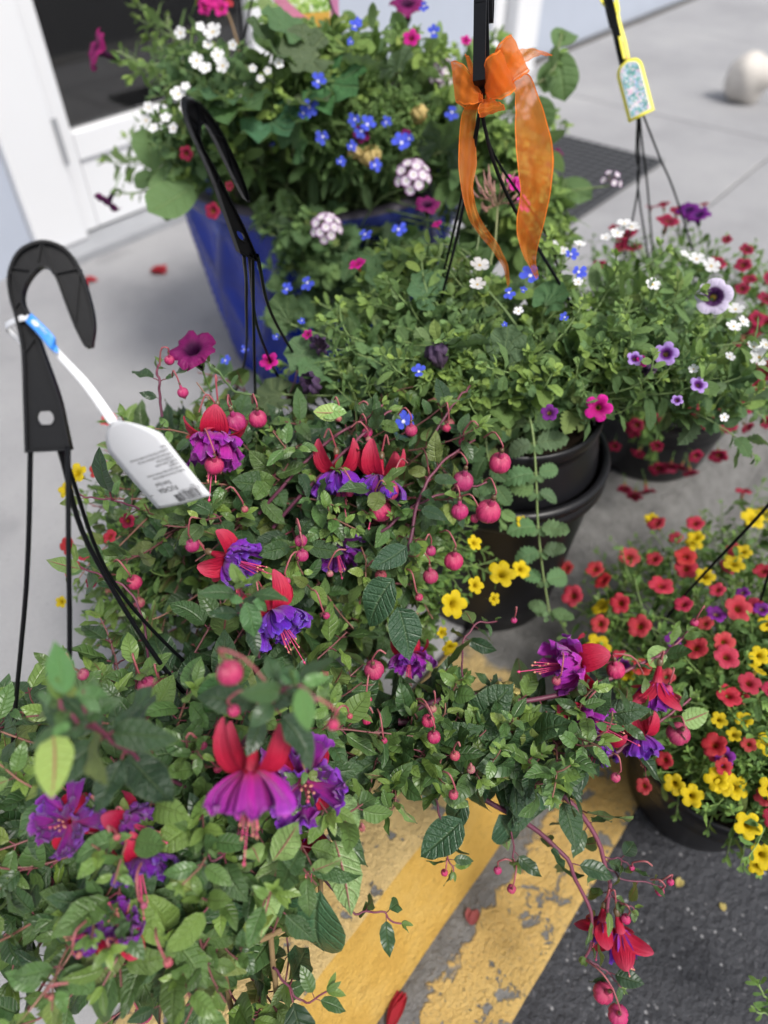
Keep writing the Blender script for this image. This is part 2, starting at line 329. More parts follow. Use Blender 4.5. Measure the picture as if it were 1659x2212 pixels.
# road: one sheet to the horizon
mb = MB(); Y0 = -0.0227
mb.add([(-150, -160, 0), (150, -160, 0), (150, Y0, 0), (-150, Y0, 0)], [(0, 1, 2, 3)])
road = struct(mkobj('road', mb.mesh('road', [M['asphalt']]), None, Matrix.Translation((0, 0, KZ - 0.004)) @ ROT))
def kerb_obj(name, prof, x0, x1, mats, cuts=None, n=120, jag=0.0, smooth=True):
    mb = MB(); nn = len(prof); V = []
    for x in np.linspace(x0, x1, n):
        for (ac, z) in prof: V.append((x, -ac + rnd() * jag, z + rnd() * jag))
    f = grid_faces(n, nn); mb.add(V, f)
    if cuts: mb.mi = [cuts[(i % (nn - 1))] for i in range(len(f))]
    return mkobj(name, mb.mesh(name, mats, smooth), None, ROT)
gprof = [(-0.135, KZ - 0.02), (-0.112, KZ), (-0.08, KZ - 0.003), (-0.03, KZ - 0.001), (0.015, KZ + 0.001), (0.0225, KZ - 0.001), (0.024, KZ - 0.03)]
gut = struct(kerb_obj('gutter', gprof, -3, 14, [M['gutter_paint']], n=340, jag=0.0012))
kprof = [(-0.335, -0.25), (-0.335, -0.004), (-0.331, 0.0), (-0.30, 0.001), (-0.25, 0.001), (-0.21, 0.001), (-0.190, 0.0), (-0.182, -0.003), (-0.176, -0.012), (-0.152, -0.060), (-0.128, -0.100), (-0.112, KZ - 0.001), (-0.110, KZ - 0.05)]
kerb = struct(kerb_obj('kerb', kprof, -3, 14, [M['kerb_top'], M['kerb_face']], cuts=[0, 0, 0, 0, 0, 0, 0, 1, 1, 1, 1, 1], n=340, jag=0.0010))
# sidewalk slabs, children of the sidewalk bed
mb = MB(); mb.add([(-40, 0.34, -0.03), (40, 0.34, -0.03), (40, 2.2, -0.03), (-40, 2.2, -0.03)], [(0, 1, 2, 3)])
M['joint'] = plain('joint_dirt', (0.06, 0.056, 0.05), 0.95, var=0.6, scale=60)
walk = struct(mkobj('sidewalk', mb.mesh('sidewalk', [M['joint']]), None, ROT))
def slab_mesh(lx, ly, b=0.006):
    mb = MB(); P = [(b, 0), (0, -b), (0, -0.05)]
    V = []
    for (i, z) in [(b, 0.0), (b * 0.3, -0.0018), (0, -b), (0, -0.05)]:
        V += [(i, i, z), (lx - i, i, z), (lx - i, ly - i, z), (i, ly - i, z)]
    f = [(0, 1, 2, 3)]
    for k_ in range(3):
        for j in range(4): a = k_ * 4 + j; b_ = k_ * 4 + (j + 1) % 4; f.append((a, a + 4, b_ + 4, b_))
    mb.add(V, f); return mb.mesh('slab', [M['concrete']], False)
for al0, al1, cuts in ((-4.5, -1.9, (0.339, 2.10)), (-1.9, 1.85, (0.339, 2.10)), (1.85, 3.3, (0.339, 0.70, 2.10)), (3.3, 4.75, (0.339, 0.70, 2.10)), (4.75, 6.2, (0.339, 0.70, 2.10)), (6.2, 9, (0.339, 0.70, 2.10)), (9, 14, (0.339, 0.70, 2.10))):
    for a0, a1 in zip(cuts[:-1], cuts[1:]):
        mkobj('slab', slab_mesh(al1 - al0 - 0.007, a1 - a0 - 0.007), walk, Matrix.Translation((al0, a0 + 0.0035, rnd() * 0.001)))

# building: door, wall, column
def wallbox(mb, al0, al1, z0, z1, d0, d1, mi=0):     # d = how far it stands proud of the wall plane (towards the street)
    box(mb, KB(al0, WALL + d0, z0), U2 * (al1 - al0), N2 * (d1 - d0) * 1.0, UP * (z1 - z0), mi)
def flipbox(mb): mb.f = [q[::-1] for q in mb.f]
M['white_paint'] = plain('white_paint', (0.66, 0.67, 0.69), 0.45, var=0.08, scale=6)
M['wall_paint'] = plain('wall_paint', (0.40, 0.44, 0.52), 0.7, var=0.22, scale=5, bump=0.1)
M['sill'] = plain('sill_grey', (0.30, 0.31, 0.33), 0.6, var=0.3, scale=20)
M['dark_room'] = plain('dark_room', (0.5, 0.48, 0.46), 0.9, var=0.7, scale=2)
M['tan'] = plain('tan_board', (0.42, 0.33, 0.18), 0.8)
def glass_mat():
    m, nt, p, out = new_mat('door_glass'); k = NT(nt)
    g = k.n('ShaderNodeBsdfGlossy'); g.inputs['Roughness'].default_value = 0.03; g.inputs['Color'].default_value = (0.9, 0.9, 0.9, 1)
    t = k.n('ShaderNodeBsdfTransparent'); t.inputs['Color'].default_value = (0.75, 0.78, 0.78, 1)
    fr = k.n('ShaderNodeFresnel'); fr.inputs['IOR'].default_value = 2.1
    mx = k.n('ShaderNodeMixShader'); k.l(fr.outputs[0], mx.inputs[0]); k.l(t.outputs[0], mx.inputs[1]); k.l(g.outputs[0], mx.inputs[2])
    k.l(mx.outputs[0], out.inputs['Surface']); return m
M['glass'] = glass_mat()
bld = empty('shop_building', KB(2.0, WALL, 0), 'pale grey-blue painted shop front wall with white column behind the pots', 'building')
def wpart(name, boxes, mat, parent, bevel=None):
    mb = MB()
    for b in boxes: wallbox(mb, *b)
    flipbox(mb)
    loc = np.array(parent.location) if parent.parent is None else None
    o = mb.build(name, mat, parent, smooth=False)
    o.matrix_basis = Matrix.Translation(-Vector(parent.location)); 
    if bevel:
        md = o.modifiers.new('bevel', 'BEVEL'); md.width = bevel; md.segments = 2
    return o
wpart('wall', [(-6, 0.868, -0.02, 3.2, -0.25, 0.02), (2.06, 14, -0.02, 3.2, -0.25, 0.0), (0.868, 2.06, 2.25, 3.2, -0.25, 0.0)], M['wall_paint'], bld)
wpart('column', [(3.30, 3.50, -0.01, 3.1, 0.001, 0.09)], M['white_paint'], bld, 0.008)
wpart('corner_trim', [(3.20, 3.285, -0.01, 3.1, 0.001, 0.03)], M['white_paint'], bld, 0.004)
wpart('base_joint', [(2.06, 14, -0.02, 0.012, 0.001, 0.035)], M['joint'], bld)
door = empty('glass_door', KB(1.45, WALL, 0), 'white framed glass shop door with dark pane at the left', 'door')
wpart('door_frame', [(0.87, 1.030, 0.03, 2.24, -0.10, 0.045), (1.885, 2.055, 0.03, 2.24, -0.10, 0.045), (1.032, 1.883, 2.15, 2.24, -0.10, 0.043)], M['white_paint'], door, 0.006)
wpart('stile', [(1.036, 1.089, 0.035, 2.14, -0.06, 0.012)], M['white_paint'], door, 0.004)
wpart('stile', [(1.80, 1.880, 0.035, 2.14, -0.06, 0.012)], M['white_paint'], door, 0.004)
wpart('kick_plate', [(1.091, 1.798, 0.035, 0.302, -0.058, 0.010)], M['white_paint'], door, 0.004)
wpart('kick_trim', [(1.091, 1.798, 0.225, 0.232, 0.0105, 0.014)], M['sill'], door)
wpart('pane', [(1.091, 1.798, 0.304, 2.14, -0.030, -0.022)], M['glass'], door)
wpart('hinge', [(1.022, 1.036, 0.245, 0.365, 0.046, 0.056)], M['sill'], door, 0.003)
wpart('threshold', [(0.87, 2.055, -0.02, 0.028, -0.12, 0.11)], M['sill'], door, 0.006)
room = empty('shop_interior', KB(1.45, WALL - 1.0, 0), 'dim shop interior seen through the glass door', 'interior')
wpart('floor', [(0.3, 3.2, -0.03, 0.0, -2.6, -0.26)], M['dark_room'], room)
wpart('back_wall', [(0.3, 3.2, 0.0, 3.0, -2.65, -2.6)], M['dark_room'], room)
wpart('side_wall', [(0.25, 0.3, 0.0, 3.0, -2.6, -0.26)], M['dark_room'], room)
wpart('side_wall', [(3.2, 3.25, 0.0, 3.0, -2.6, -0.26)], M['dark_room'], room)
wpart('ceiling', [(0.25, 3.25, 3.0, 3.05, -2.65, -0.26)], M['dark_room'], room)
wpart('counter', [(1.2, 2.0, 0.001, 0.55, -1.6, -1.2)], M['tan'], room, 0.01)
wpart('crate', [(2.1, 2.5, 0.001, 0.4, -0.9, -0.55)], M['sill'], room, 0.01)

# rubber mat, stone
M['rubber'] = plain('mat_rubber', (0.045, 0.047, 0.052), 0.7, var=0.4, scale=30)
mat_r = empty('door_mat', KB(2.35, -1.3, 0), 'black perforated rubber mat on the sidewalk behind the orange bow', 'mat')
mb = MB(); x0, x1, y0, y1 = -0.44, 0.44, -0.32, 0.31
box(mb, (x0, y0, 0.003), (x1 - x0, 0, 0), (0, y1 - y0, 0), (0, 0, 0.003))
o = mb.build('backing', M['rubber'], mat_r, False); o.matrix_basis = ROT
mb = MB()
for i in range(23): x = x0 + i * (x1 - x0 - 0.012) / 22; box(mb, (x, y0, 0.0062), (0.012, 0, 0), (0, y1 - y0, 0), (0, 0, 0.006))
for i in range(17): y = y0 + i * (y1 - y0 - 0.012) / 16; box(mb, (x0, y, 0.0064), (x1 - x0, 0, 0), (0, 0.012, 0), (0, 0, 0.0066))
o = mb.build('mesh_bars', M['rubber'], mat_r, False); o.matrix_basis = ROT
def blob_mesh(name, rad, sc, amp, mats, seg=28, rings=18, seed=1):
    rg = np.random.default_rng(seed); K = rg.normal(size=(6, 3)); ph = rg.uniform(0, 6, 6); V = []; UVs = []
    for i in range(rings + 1):
        for j in range(seg):
            th = math.pi * i / rings; a = 2 * math.pi * j / seg; d = np.array([math.sin(th) * math.cos(a), math.sin(th) * math.sin(a), math.cos(th)])
            V.append(d * rad * (1 + amp * np.sin(K @ d * 2.2 + ph).mean()) * np.array(sc)); UVs.append((j / seg, i / rings))
    mb = MB(); mb.add(V, [q[::-1] for q in grid_faces(rings + 1, seg, True)], UVs); return mb.mesh(name, mats)
M['stone'] = plain('pale_stone', (0.66, 0.62, 0.57), 0.75, var=0.75, scale=9, bump=0.5)
p = Pz(1610, 225, 0.0)
st = mkobj('stone', blob_mesh('stone', 0.1, (1.0, 0.9, 0.95), 0.25, [M['stone']], seed=4), None, Matrix.Translation(Vector((p[0], p[1] + 0.03, 0.088))))
tag(st, 'rounded whitish stone lying on the sidewalk at the far right', 'stone')

# ------------------------------------------------------------------ pots
def glaze_mat():
    m, nt, p, o = new_mat('blue_glaze'); k = NT(nt); oc = objcoord(k)
    sp = k.n('ShaderNodeSeparateXYZ'); k.l(oc, sp.inputs[0])
    at = k.n('ShaderNodeAttribute', attribute_name='Col')
    c = k.ramp(k.noise(oc, 7, 5, 0.6), [(0.3, (0.003, 0.014, 0.17)), (0.7, (0.008, 0.036, 0.38))])
    c = k.mix(k.math('MULTIPLY', k.step(k.noise(oc, 55, 4, 0.7), 0.6, 0.72), 0.35), c, (0.06, 0.08, 0.26))
    sr = k.n('ShaderNodeSeparateColor'); k.l(at.outputs['Color'], sr.inputs[0])
    edge = k.step(k.math('ADD', sr.outputs[0], k.math('MULTIPLY', k.noise(oc, 40, 4), 0.25)), 0.78, 1.05)   # glaze runs thin on the raised ribs
    c = k.mix(k.math('MULTIPLY', edge, 0.45), c, (0.06, 0.065, 0.13))
    k.l(c, p.inputs['Base Color']); p.inputs['Roughness'].default_value = 0.24; p.inputs['Specular IOR Level'].default_value = 0.35
    k.l(k.bump(k.noise(oc, 22, 3), 0.12, 0.01), p.inputs['Normal']); return m
M['glaze'] = glaze_mat(); M['bare_rim'] = plain('unglazed_rim', (0.10, 0.09, 0.12), 0.6, var=0.5, scale=50)
BP = np.array([-0.135, 1.557, 0.0]); BH = 0.45
blue = empty('glazed_pot', BP, 'large cobalt blue glazed pot with scalloped facets full of mixed flowers', 'flower pot')
def facet(a, z):
    """long staggered concave scallops: 0 in the hollow, 1 on the rib"""
    n = 13; rows = 2.4; zz = z * rows; best = 9; sec = 9
    for dr in (-1, 0, 1, 2):
        r = math.floor(zz) + dr; off = 0.5 * (r % 2)
        u = a / (2 * math.pi) * n - off; u0 = round(u)
        for uu in (u0 - 1, u0, u0 + 1):
            d = math.hypot((u - uu) * 1.0, (zz - r - 0.5) * 0.55 + 0.0)
            if d < best: best, sec = d, best
            elif d < sec: sec = d
    return max(0.0, 1 - (sec - best) / 0.45)
mb = MB(); seg = 208; V = []; Cc = []; nz = 64
for i in range(nz):
    t = i / (nz - 1); r = 0.215 + 0.069 * t ** 0.8; z = 0.0 + (BH - 0.035) * t
    for j in range(seg):
        a = 2 * math.pi * j / seg; e = facet(a, t); q = e ** 1.5; rr = r + 0.017 * q * min(1, t / 0.05) * min(1, (1 - t) / 0.05)
        V.append((rr * math.cos(a), rr * math.sin(a), z)); Cc.append((e, e, e))
mb.add(V, [q for q in grid_faces(nz, seg, True)], None, np.array(Cc))
mb.build('body', M['glaze'], blue)
mb = MB(); lathe(mb, [(0.286, BH - 0.037), (0.296, BH - 0.030), (0.298, BH - 0.016), (0.295, BH - 0.006)], 96); mb.f = [q[::-1] for q in mb.f]
mb.build('rim', M['glaze'], blue)
mb = MB(); lathe(mb, [(0.295, BH - 0.006), (0.290, BH + 0.0005), (0.272, BH + 0.0005), (0.266, BH - 0.006)], 96); mb.f = [q[::-1] for q in mb.f]
mb.build('rim_edge', M['bare_rim'], blue)
mb = MB(); lathe(mb, [(0.266, BH - 0.006), (0.255, BH - 0.08), (0.25, BH - 0.10)], 96); mb.f = [q[::-1] for q in mb.f]
mb.build('inner_wall', M['glaze'], blue)
def soil_disc(r, z, parent):
    mb = MB(); V = [(0, 0, z + 0.012)]; f = []; s = 32
    for k_ in (0.5, 1.0):
        for j in range(s): a = 6.2832 * j / s; V.append((r * k_ * math.cos(a), r * k_ * math.sin(a), z + rnd() * 0.004))
    f = [(0, 1 + j, 1 + (j + 1) % s) for j in range(s)] + [(1 + j, 1 + s + j, 1 + s + (j + 1) % s, 1 + (j + 1) % s) for j in range(s)]
    mb.add(V, f); return mb.build('soil', M['soil'], parent)
soil_disc(0.255, BH - 0.09, blue)

def plastic_pot(parent, rt, rb, h, name='pot', lip=0.006, z0=0.0, ridges=0, t=0.004):
    mb = MB(); pr = [(0.0, z0), (rb * 0.94, z0), (rb, z0 + 0.006)]
    for i in range(1, 9):
        q = i / 9; pr.append((rb + (rt - rb) * q + (0.0012 if (ridges and i % 2) else 0), z0 + 0.006 + (h - 0.03) * q))
    pr += [(rt, z0 + h - 0.022), (rt + lip * 0.6, z0 + h - 0.021), (rt + lip, z0 + h - 0.017), (rt + lip, z0 + h - 0.004), (rt + lip * 0.6, z0 + h), (rt - t * 0.2, z0 + h), (rt - t, z0 + h - 0.006), (rt - t - 0.004, z0 + h - 0.07)]
    lathe(mb, pr, 72); mb.f = [q[::-1] for q in mb.f]; return mb.build(name, M['black_plastic'], parent)

# hook: (outer, inner) edge pairs traced on a flat plate, metres from the middle of its lower edge
HK = 0.52 / FPX
HP = [((60, 975), (152, 968)), ((59, 900), (140, 905)), ((58, 850), (128, 850)), ((56, 760), (98, 760)), ((46, 700), (78, 700)), ((33, 645), (60, 662)),
      ((33, 600), (64, 628)), ((55, 555), (84, 596)), ((100, 533), (103, 585)), ((145, 546), (122, 604)), ((172, 587), (141, 655)), ((190, 640), (160, 705)), ((200, 695), (177, 740)), ((195, 745), (184, 748))]
HP = [(np.array([(a[0] - 106) * HK, (972 - a[1]) * HK]), np.array([(b[0] - 106) * HK, (972 - b[1]) * HK])) for a, b in HP]
def hook(parent, o, X, Y, sc=1.0):
    """moulded hook: thin web, thick flanges along both edges, cross ribs, round hole"""
    X, Y = nrm(X), nrm(Y); Z = np.cross(X, Y); loc = np.array(parent.location)
    def P3(p, z): return (o + (X * p[0] + Y * p[1] + Z * z) * sc) - loc
    A = catmull([p[0] for p in HP], 60); B = catmull([p[1] for p in HP], 60)
    mb = MB(); tw, tf = 0.0016, 0.0062
    hc = (np.array(HP[1][0]) + np.array(HP[1][1])) / 2 + np.array([0.0, 0.001]); hr = 0.0058
    n = 60; kstart = 9
    for z in (tw, -tw):     # web beyond the plate
        V = [P3(p, z) for i in range(kstart, n) for p in (A[i], A[i] * 0.5 + B[i] * 0.5, B[i])]
        f = grid_faces(n - kstart, 3); mb.add(V, f if z < 0 else [q[::-1] for q in f])
    # plate with the hole
    ring = [A[i] for i in range(0, kstart + 1)] + [B[i] for i in range(kstart, -1, -1)]
    s = len(ring); c = hc
    for z in (tw, -tw):
        V = [P3(c + nrm(np.array(q) - c) * hr, z) for q in ring] + [P3(q, z) for q in ring]
        f = [(j, (j + 1) % s, s + (j + 1) % s, s + j) for j in range(s)]; mb.add(V, f if z > 0 else [q[::-1] for q in f])
    V = [P3(c + nrm(np.array(q) - c) * hr, z) for z in (tw * 1.8, -tw * 1.8) for q in ring]
    mb.add(V, [(j, (j + 1) % s, s + (j + 1) % s, s + j) for j in range(s)])
    V = [P3(c + nrm(np.array(q) - c) * rr, tw * 1.8) for rr in (hr, hr + 0.0012) for q in ring]
    mb.add(V, [(j, (j + 1) % s, s + (j + 1) % s, s + j) for j in range(s)])
    for E, G in ((A, B), (B, A)):   # flanges
        V = []
        for i in range(n):
            inn = E[i] + nrm(G[i] - E[i]) * min(0.0022, np.linalg.norm(G[i] - E[i]) * 0.4)
            V += [P3(E[i], tf), P3(E[i], -tf), P3(inn, -tf), P3(inn, tf)]
        f = grid_faces(n, 4, True) + [(0, 1, 2, 3), ((n - 1) * 4 + 3, (n - 1) * 4 + 2, (n - 1) * 4 + 1, (n - 1) * 4)]
        mb.add(V, f)
    for i0, i1 in ((13, 16), (20, 17), (20, 24), (28, 24), (28, 32), (36, 32), (36, 40), (45, 40), (45, 50)):   # cross ribs
        a, b = A[i0], B[i1]; d = nrm(b - a); w = np.array([-d[1], d[0]]) * 0.0006
        V = [P3(q, z) for z in (tf * 0.75, -tf * 0.75) for q in (a - w, b - w, b + w, a + w)]
        mb.add(V, [(0, 1, 2, 3), (7, 6, 5, 4), (0, 4, 5, 1), (1, 5, 6, 2), (2, 6, 7, 3), (3, 7, 4, 0)])
    i0 = 0      # foot of the plate
    V = [P3(q, z) for z in (tf, -tf) for q in (A[0], B[0], B[0] + np.array([0, 0.002]), A[0] + np.array([0, 0.002]))]
    mb.add(V, [(0, 1, 2, 3), (7, 6, 5, 4), (0, 4, 5, 1), (2, 6, 7, 3)])
    return mb.build('hook', M['hook_plastic'], parent, smooth=False)
def wire(parent, pts, r=0.0017):
    mb = MB(); tube(mb, catmull(pts, 24) - np.array(parent.location), r, r, sides=7); return mb.build('wire', M['hook_plastic'], parent)
GB = 'hanging baskets set down by the kerb'
# front basket (fuchsia)
FC = np.array([-0.22, 0.30, 0.0]); FR = 0.25
bf = empty('hanging_basket', FC, 'black hanging basket of the nearest fuchsia, hook with white care tag', 'hanging basket', GB)
plastic_pot(bf, 0.135, 0.095, 0.17, z0=FR - 0.17); soil_disc(0.125, FR - 0.03, bf)
plastic_pot(bf, 0.118, 0.10, FR - 0.172, 'saucer_foot', lip=0.003)
ap = Pd(107, 975, 0.525); top = Pd(103, 535, 0.505)
hook(bf, ap, RV * 0.97 + FW * 0.24, top - ap)
wire(bf, [Pd(66, 968, 0.524), Pd(58, 1250, 0.57), Pd(30, 1690, 0.70), FC + [-0.13, 0.02, FR]], 0.0020)
wire(bf, [Pd(147, 965, 0.520), Pd(150, 1300, 0.555), Pd(163, 1850, 0.66), FC + [-0.02, -0.13, FR]], 0.0020)
wire(bf, [Pd(128, 968, 0.527), Pd(205, 1205, 0.60), Pd(415, 1515, 0.70), FC + [0.13, 0.03, FR]], 0.0022)
wire(bf, [Pd(135, 972, 0.532), Pd(240, 1250, 0.66), Pd(400, 1430, 0.76), FC + [0.04, 0.13, FR]], 0.0018)
# rear basket
RC = np.array([-0.15, 0.70, 0.0]); RR = 0.30
br = empty('hanging_basket', RC, 'black hanging basket under the rear fuchsia, hook beside the blue pot', 'hanging basket', GB)
plastic_pot(br, 0.135, 0.095, 0.17, z0=RR - 0.17); soil_disc(0.125, RR - 0.03, br)
plastic_pot(br, 0.118, 0.10, RR - 0.172, 'saucer_foot', lip=0.003)
ap = Pz(537, 556, 0.70); top = Pz(432, 235, 0.835)
hook(br, ap, RV * 0.42 + FW * 0.90, top - ap)
wire(br, [ap + [0.004, 0, 0.004], Pz(550, 800, 0.49), Pz(556, 1010, 0.33), RC + [0.0, -0.13, RR]], 0.0018)
wire(br, [ap + [0.008, 0, 0.002], Pz(592, 690, 0.57), Pz(690, 850, 0.40), RC + [0.13, 0.06, RR]], 0.0018)
wire(br, [ap + [0.001, 0, 0.004], Pz(560, 720, 0.545), Pz(632, 870, 0.38), RC + [0.06, 0.13, RR]], 0.0018)
wire(br, [ap + [-0.004, 0, 0.002], Pz(532, 640, 0.61), Pz(524, 800, 0.42), RC + [-0.11, 0.09, RR]], 0.0018)
# middle basket in its bucket
MC = np.array([0.18, 0.80, 0.0]); MR = 0.40
bk = empty('nursery_pot', MC, 'tall black plastic nursery pot with rolled rim holding the mixed basket', 'plant pot')
mb = MB(); pr = [(0, 0), (0.112, 0), (0.118, 0.006)] + [(0.118 + 0.022 * q, 0.006 + 0.27 * q) for q in (0.2, 0.4, 0.6, 0.8, 1.0)]
pr += [(0.141, 0.279), (0.147, 0.280), (0.151, 0.284), (0.1525, 0.290), (0.151, 0.297), (0.1485, 0.300), (0.1485, 0.303), (0.151, 0.306), (0.1525, 0.311), (0.151, 0.316), (0.147, 0.319), (0.142, 0.319), (0.139, 0.312), (0.136, 0.25)]
lathe(mb, pr, 96); mb.f = [q[::-1] for q in mb.f]; mb.build('body', M['black_plastic'], bk)
bm = empty('hanging_basket', MC + [0, 0, 0.302], 'black hanging basket nested in the tall nursery pot, hook tied with orange bow', 'hanging basket', GB)
plastic_pot(bm, 0.122, 0.134, 0.098, ridges=1, lip=0.004); soil_disc(0.115, 0.075, bm)
ap = Pd(1040, 190, 0.724); hook(bm, ap, FW * 0.95 + RV * 0.30, Pd(1046, -140, 0.70) - ap)
wire(bm, [ap, Pd(1028, 300, 0.76), Pd(985, 520, 0.85), Pd(925, 765, 0.965), MC + [-0.115, -0.02, MR]], 0.0018)
wire(bm, [ap + [0.002, 0, 0], Pd(1046, 270, 0.75), Pd(1100, 430, 0.80), Pd(1255, 705, 0.92), MC + [0.10, -0.06, MR]], 0.0020)
wire(bm, [ap + [0.001, 0.002, 0], Pd(1022, 310, 0.765), Pd(960, 580, 0.91), Pd(925, 680, 0.97), MC + [-0.09, 0.07, MR]], 0.0016)
wire(bm, [ap + [0.001, 0.002, 0], Pd(1065, 330, 0.80), Pd(1200, 555, 0.97), MC + [0.07, 0.10, MR]], 0.0016)
# far right basket
XC = np.array([0.56, 1.16, 0.0])
bx = empty('hanging_basket', XC, 'black hanging basket of crimson flowers with the yellow arched tag', 'hanging basket', GB)
plastic_pot(bx, 0.145, 0.115, 0.18); soil_disc(0.135, 0.155, bx)
ap = Pd(1376, 215, 1.10); hook(bx, Pd(1349, 150, 1.09), FW * 0.9 + RV * 0.35, Pd(1300, -60, 1.02) - Pd(1349, 150, 1.09))
for e, q in (((1385, 460), (-0.02, -0.135)), ((1373, 440), (-0.14, 0.0)), ((1470, 455), (0.13, 0.05)), ((1400, 420), (0.02, 0.14))):
    wire(bx, [Pd(1349, 152, 1.09), ap, Pd((e[0] + 1376) / 2, (e[1] + 215) / 2, 1.16), Pd(*e, 1.22), XC + [q[0], q[1], 0.175]], 0.0017)
# right basket on the asphalt
CC = np.array([0.50, 0.48, KZ - 0.004])
bc = empty('hanging_basket', CC, 'black hanging basket of coral flowers standing on the asphalt', 'hanging basket', GB)
plastic_pot(bc, 0.140, 0.105, 0.18); soil_disc(0.13, 0.155, bc)
wire(bc, [Pd(1900, 800, 0.72), Pd(1659, 1092, 0.86), Pd(1440, 1335, 1.0), CC + [-0.13, 0.06, 0.175]], 0.0020)
wire(bc, [Pd(1900, 805, 0.72), Pd(1700, 1130, 0.90), CC + [0.06, 0.12, 0.175]], 0.0020)
wire(bc, [Pd(1900, 805, 0.72), Pd(1830, 1200, 0.85), CC + [0.10, -0.09, 0.175]], 0.0020)
hook(bc, Pd(1902, 800, 0.72), RV * 0.9 + FW * 0.3, UP + RV * 0.1)

# ------------------------------------------------------------------ tags
M['tag_white'] = plain('tag_white', (0.68, 0.69, 0.72), 0.38, var=0.05, scale=9)
M['ink'] = plain('ink', (0.03, 0.03, 0.035), 0.6)
M['grey_ink'] = plain('grey_ink', (0.08, 0.08, 0.085), 0.6)
M['label_blue'] = plain('label_blue', (0.05, 0.26, 0.78), 0.35, var=0.1)
def strip(mb, secs, n=24, m=4, sag=0.0, mi=0):
    """ribbon between pairs of (left, right) points"""
    A = catmull([s_[0] for s_ in secs], n); B = catmull([s_[1] for s_ in secs], n); V = []; UVs = []
    for i in range(n):
        for j in range(m + 1): t = j / m; V.append(A[i] * (1 - t) + B[i] * t + (FW * sag * math.sin(math.pi * t))); UVs.append((t, i / (n - 1)))
    mb.add(V, grid_faces(n, m + 1), UVs, mi=mi)
def thicken(o, t): md = o.modifiers.new('solid', 'SOLIDIFY'); md.thickness = t; md.offset = 0; return o
def text_part(name, txt, size, x, y, mat, parent, Mx, align='LEFT', sx=1.0):
    cu = bpy.data.curves.new(name, 'FONT'); cu.body = txt; cu.size = size; cu.align_x = align; cu.resolution_u = 2
    to = bpy.data.objects.new(name, cu); COL.objects.link(to)
    me = bpy.data.meshes.new_from_object(to); bpy.data.objects.remove(to)
    me.materials.clear(); me.materials.append(mat); me.name = name
    return mkobj(name, me, parent, Mx @ Matrix.Translation((x, y, 0)) @ Matrix.Diagonal((sx, 1, 1, 1)))
D0 = 0.522
nk = Pd(247, 912, D0); bl = Pd(330, 1109, D0 + 0.036 + 0.018); brt = Pd(446, 1081, D0 + 0.036 - 0.018)
Bv = (bl + brt) / 2 - nk; Lt = np.linalg.norm(Bv); Bv = Bv / Lt; Ev = brt - bl; Wt = np.linalg.norm(Ev); Ev = nrm(Ev - Bv * (Ev @ Bv)); Nv = np.cross(Ev, Bv)
if Nv @ FW > 0: Nv = -Nv
tagr = empty('care_tag', Pd(60, 705, 0.515), 'white plastic care tag with barcode hanging from the nearest hook', 'plant tag')
tl = np.array(tagr.location)
def TP(a, b, c=0.0): return nk + Ev * a + Bv * b + Nv * (c - 0.010 * (a / Wt) ** 2 - 0.004 * (b / Lt) ** 2) - tl
mb = MB(); V = []; UVs = []; nr, nc = 24, 9
for i in range(nr):
    b = Lt * i / (nr - 1); q = i / (nr - 1)
    hw = Wt / 2 * (min(1.0, 0.12 + 1.02 * math.sin(min(1.0, q / 0.42) * math.pi / 2) ** 0.75) if q < 0.42 else 1.0)
    hw = min(hw, Wt / 2)
    for j in range(nc): V.append(TP(-hw + 2 * hw * j / (nc - 1), b)); UVs.append((j / (nc - 1), q))
mb.add(V, grid_faces(nr, nc), UVs); thicken(mb.build('paddle', M['tag_white'], tagr), 0.0005)
# print: runs upside down in the picture: text x = -E, text y = +B
def TM(): return Matrix.Translation(Vector(nk - tl + Nv * 0.0004)) @ Matrix(((-Ev[0], Bv[0], Nv[0], 0), (-Ev[1], Bv[1], Nv[1], 0), (-Ev[2], Bv[2], Nv[2], 0), (0, 0, 0, 1)))
def printed(name, me_o):   # follow the slight bow of the tag
    me_o.data = me_o.data.copy(); mw = np.array(me_o.matrix_basis)
    co = np.zeros(len(me_o.data.vertices) * 3); me_o.data.vertices.foreach_get('co', co); co = co.reshape(-1, 3)
    L = (mw[:3, :3] @ co.T).T + mw[:3, 3] + tl - nk; a = L @ Ev; b = L @ Bv
    out = np.array([TP(x, y, 0.0007) for x, y in zip(a, b)]) if len(a) else co
    me_o.data.vertices.foreach_set('co', out.ravel().astype(np.float32)); me_o.data.update(); me_o.matrix_basis = Matrix.Identity(4); return me_o
hw = Wt / 2; u_ = Lt
lines = [("FUCHSIA", 0.0066, 0.770, 'CENTER', 0.0), ("'Dark Eyes'", 0.0050, 0.705, 'CENTER', 0.0)]
for t, s_, q, al, x in lines: printed('print', text_part('print', t, s_, x, q * u_, M['ink'], tagr, TM(), al, 0.85))
small = [("Pendulous crimson-red and violet-blue blooms", .640), ("enhanced by glossy foliage. The flowers are loved by", .600), ("hummingbirds.", .560), ("BLOOMS: Summer to autumn", .520), ("LOCATION: Part Shade", .480),
         ("CARE: Prefers fertile, well-drained soil and cooler", .440), ("temperatures. Water freely in dry weather. Remove faded", .400), ("flowers.", .360)]
for t, q in small:
    cap = t.split(':')[0] in ('BLOOMS', 'LOCATION', 'CARE')
    printed('print', text_part('print', t, 0.0033, -hw * 0.92, q * u_, M['ink'] if cap and len(t) < 26 else M['grey_ink'], tagr, TM(), 'LEFT', 0.57))
mb = MB(); 
def trect(x0, x1, y0, y1): 
    V = [TP(-x, y, 0.0007) for (x, y) in ((x0, y0), (x1, y0), (x1, y1), (x0, y1))]; mb.add(V, [(0, 1, 2, 3)])
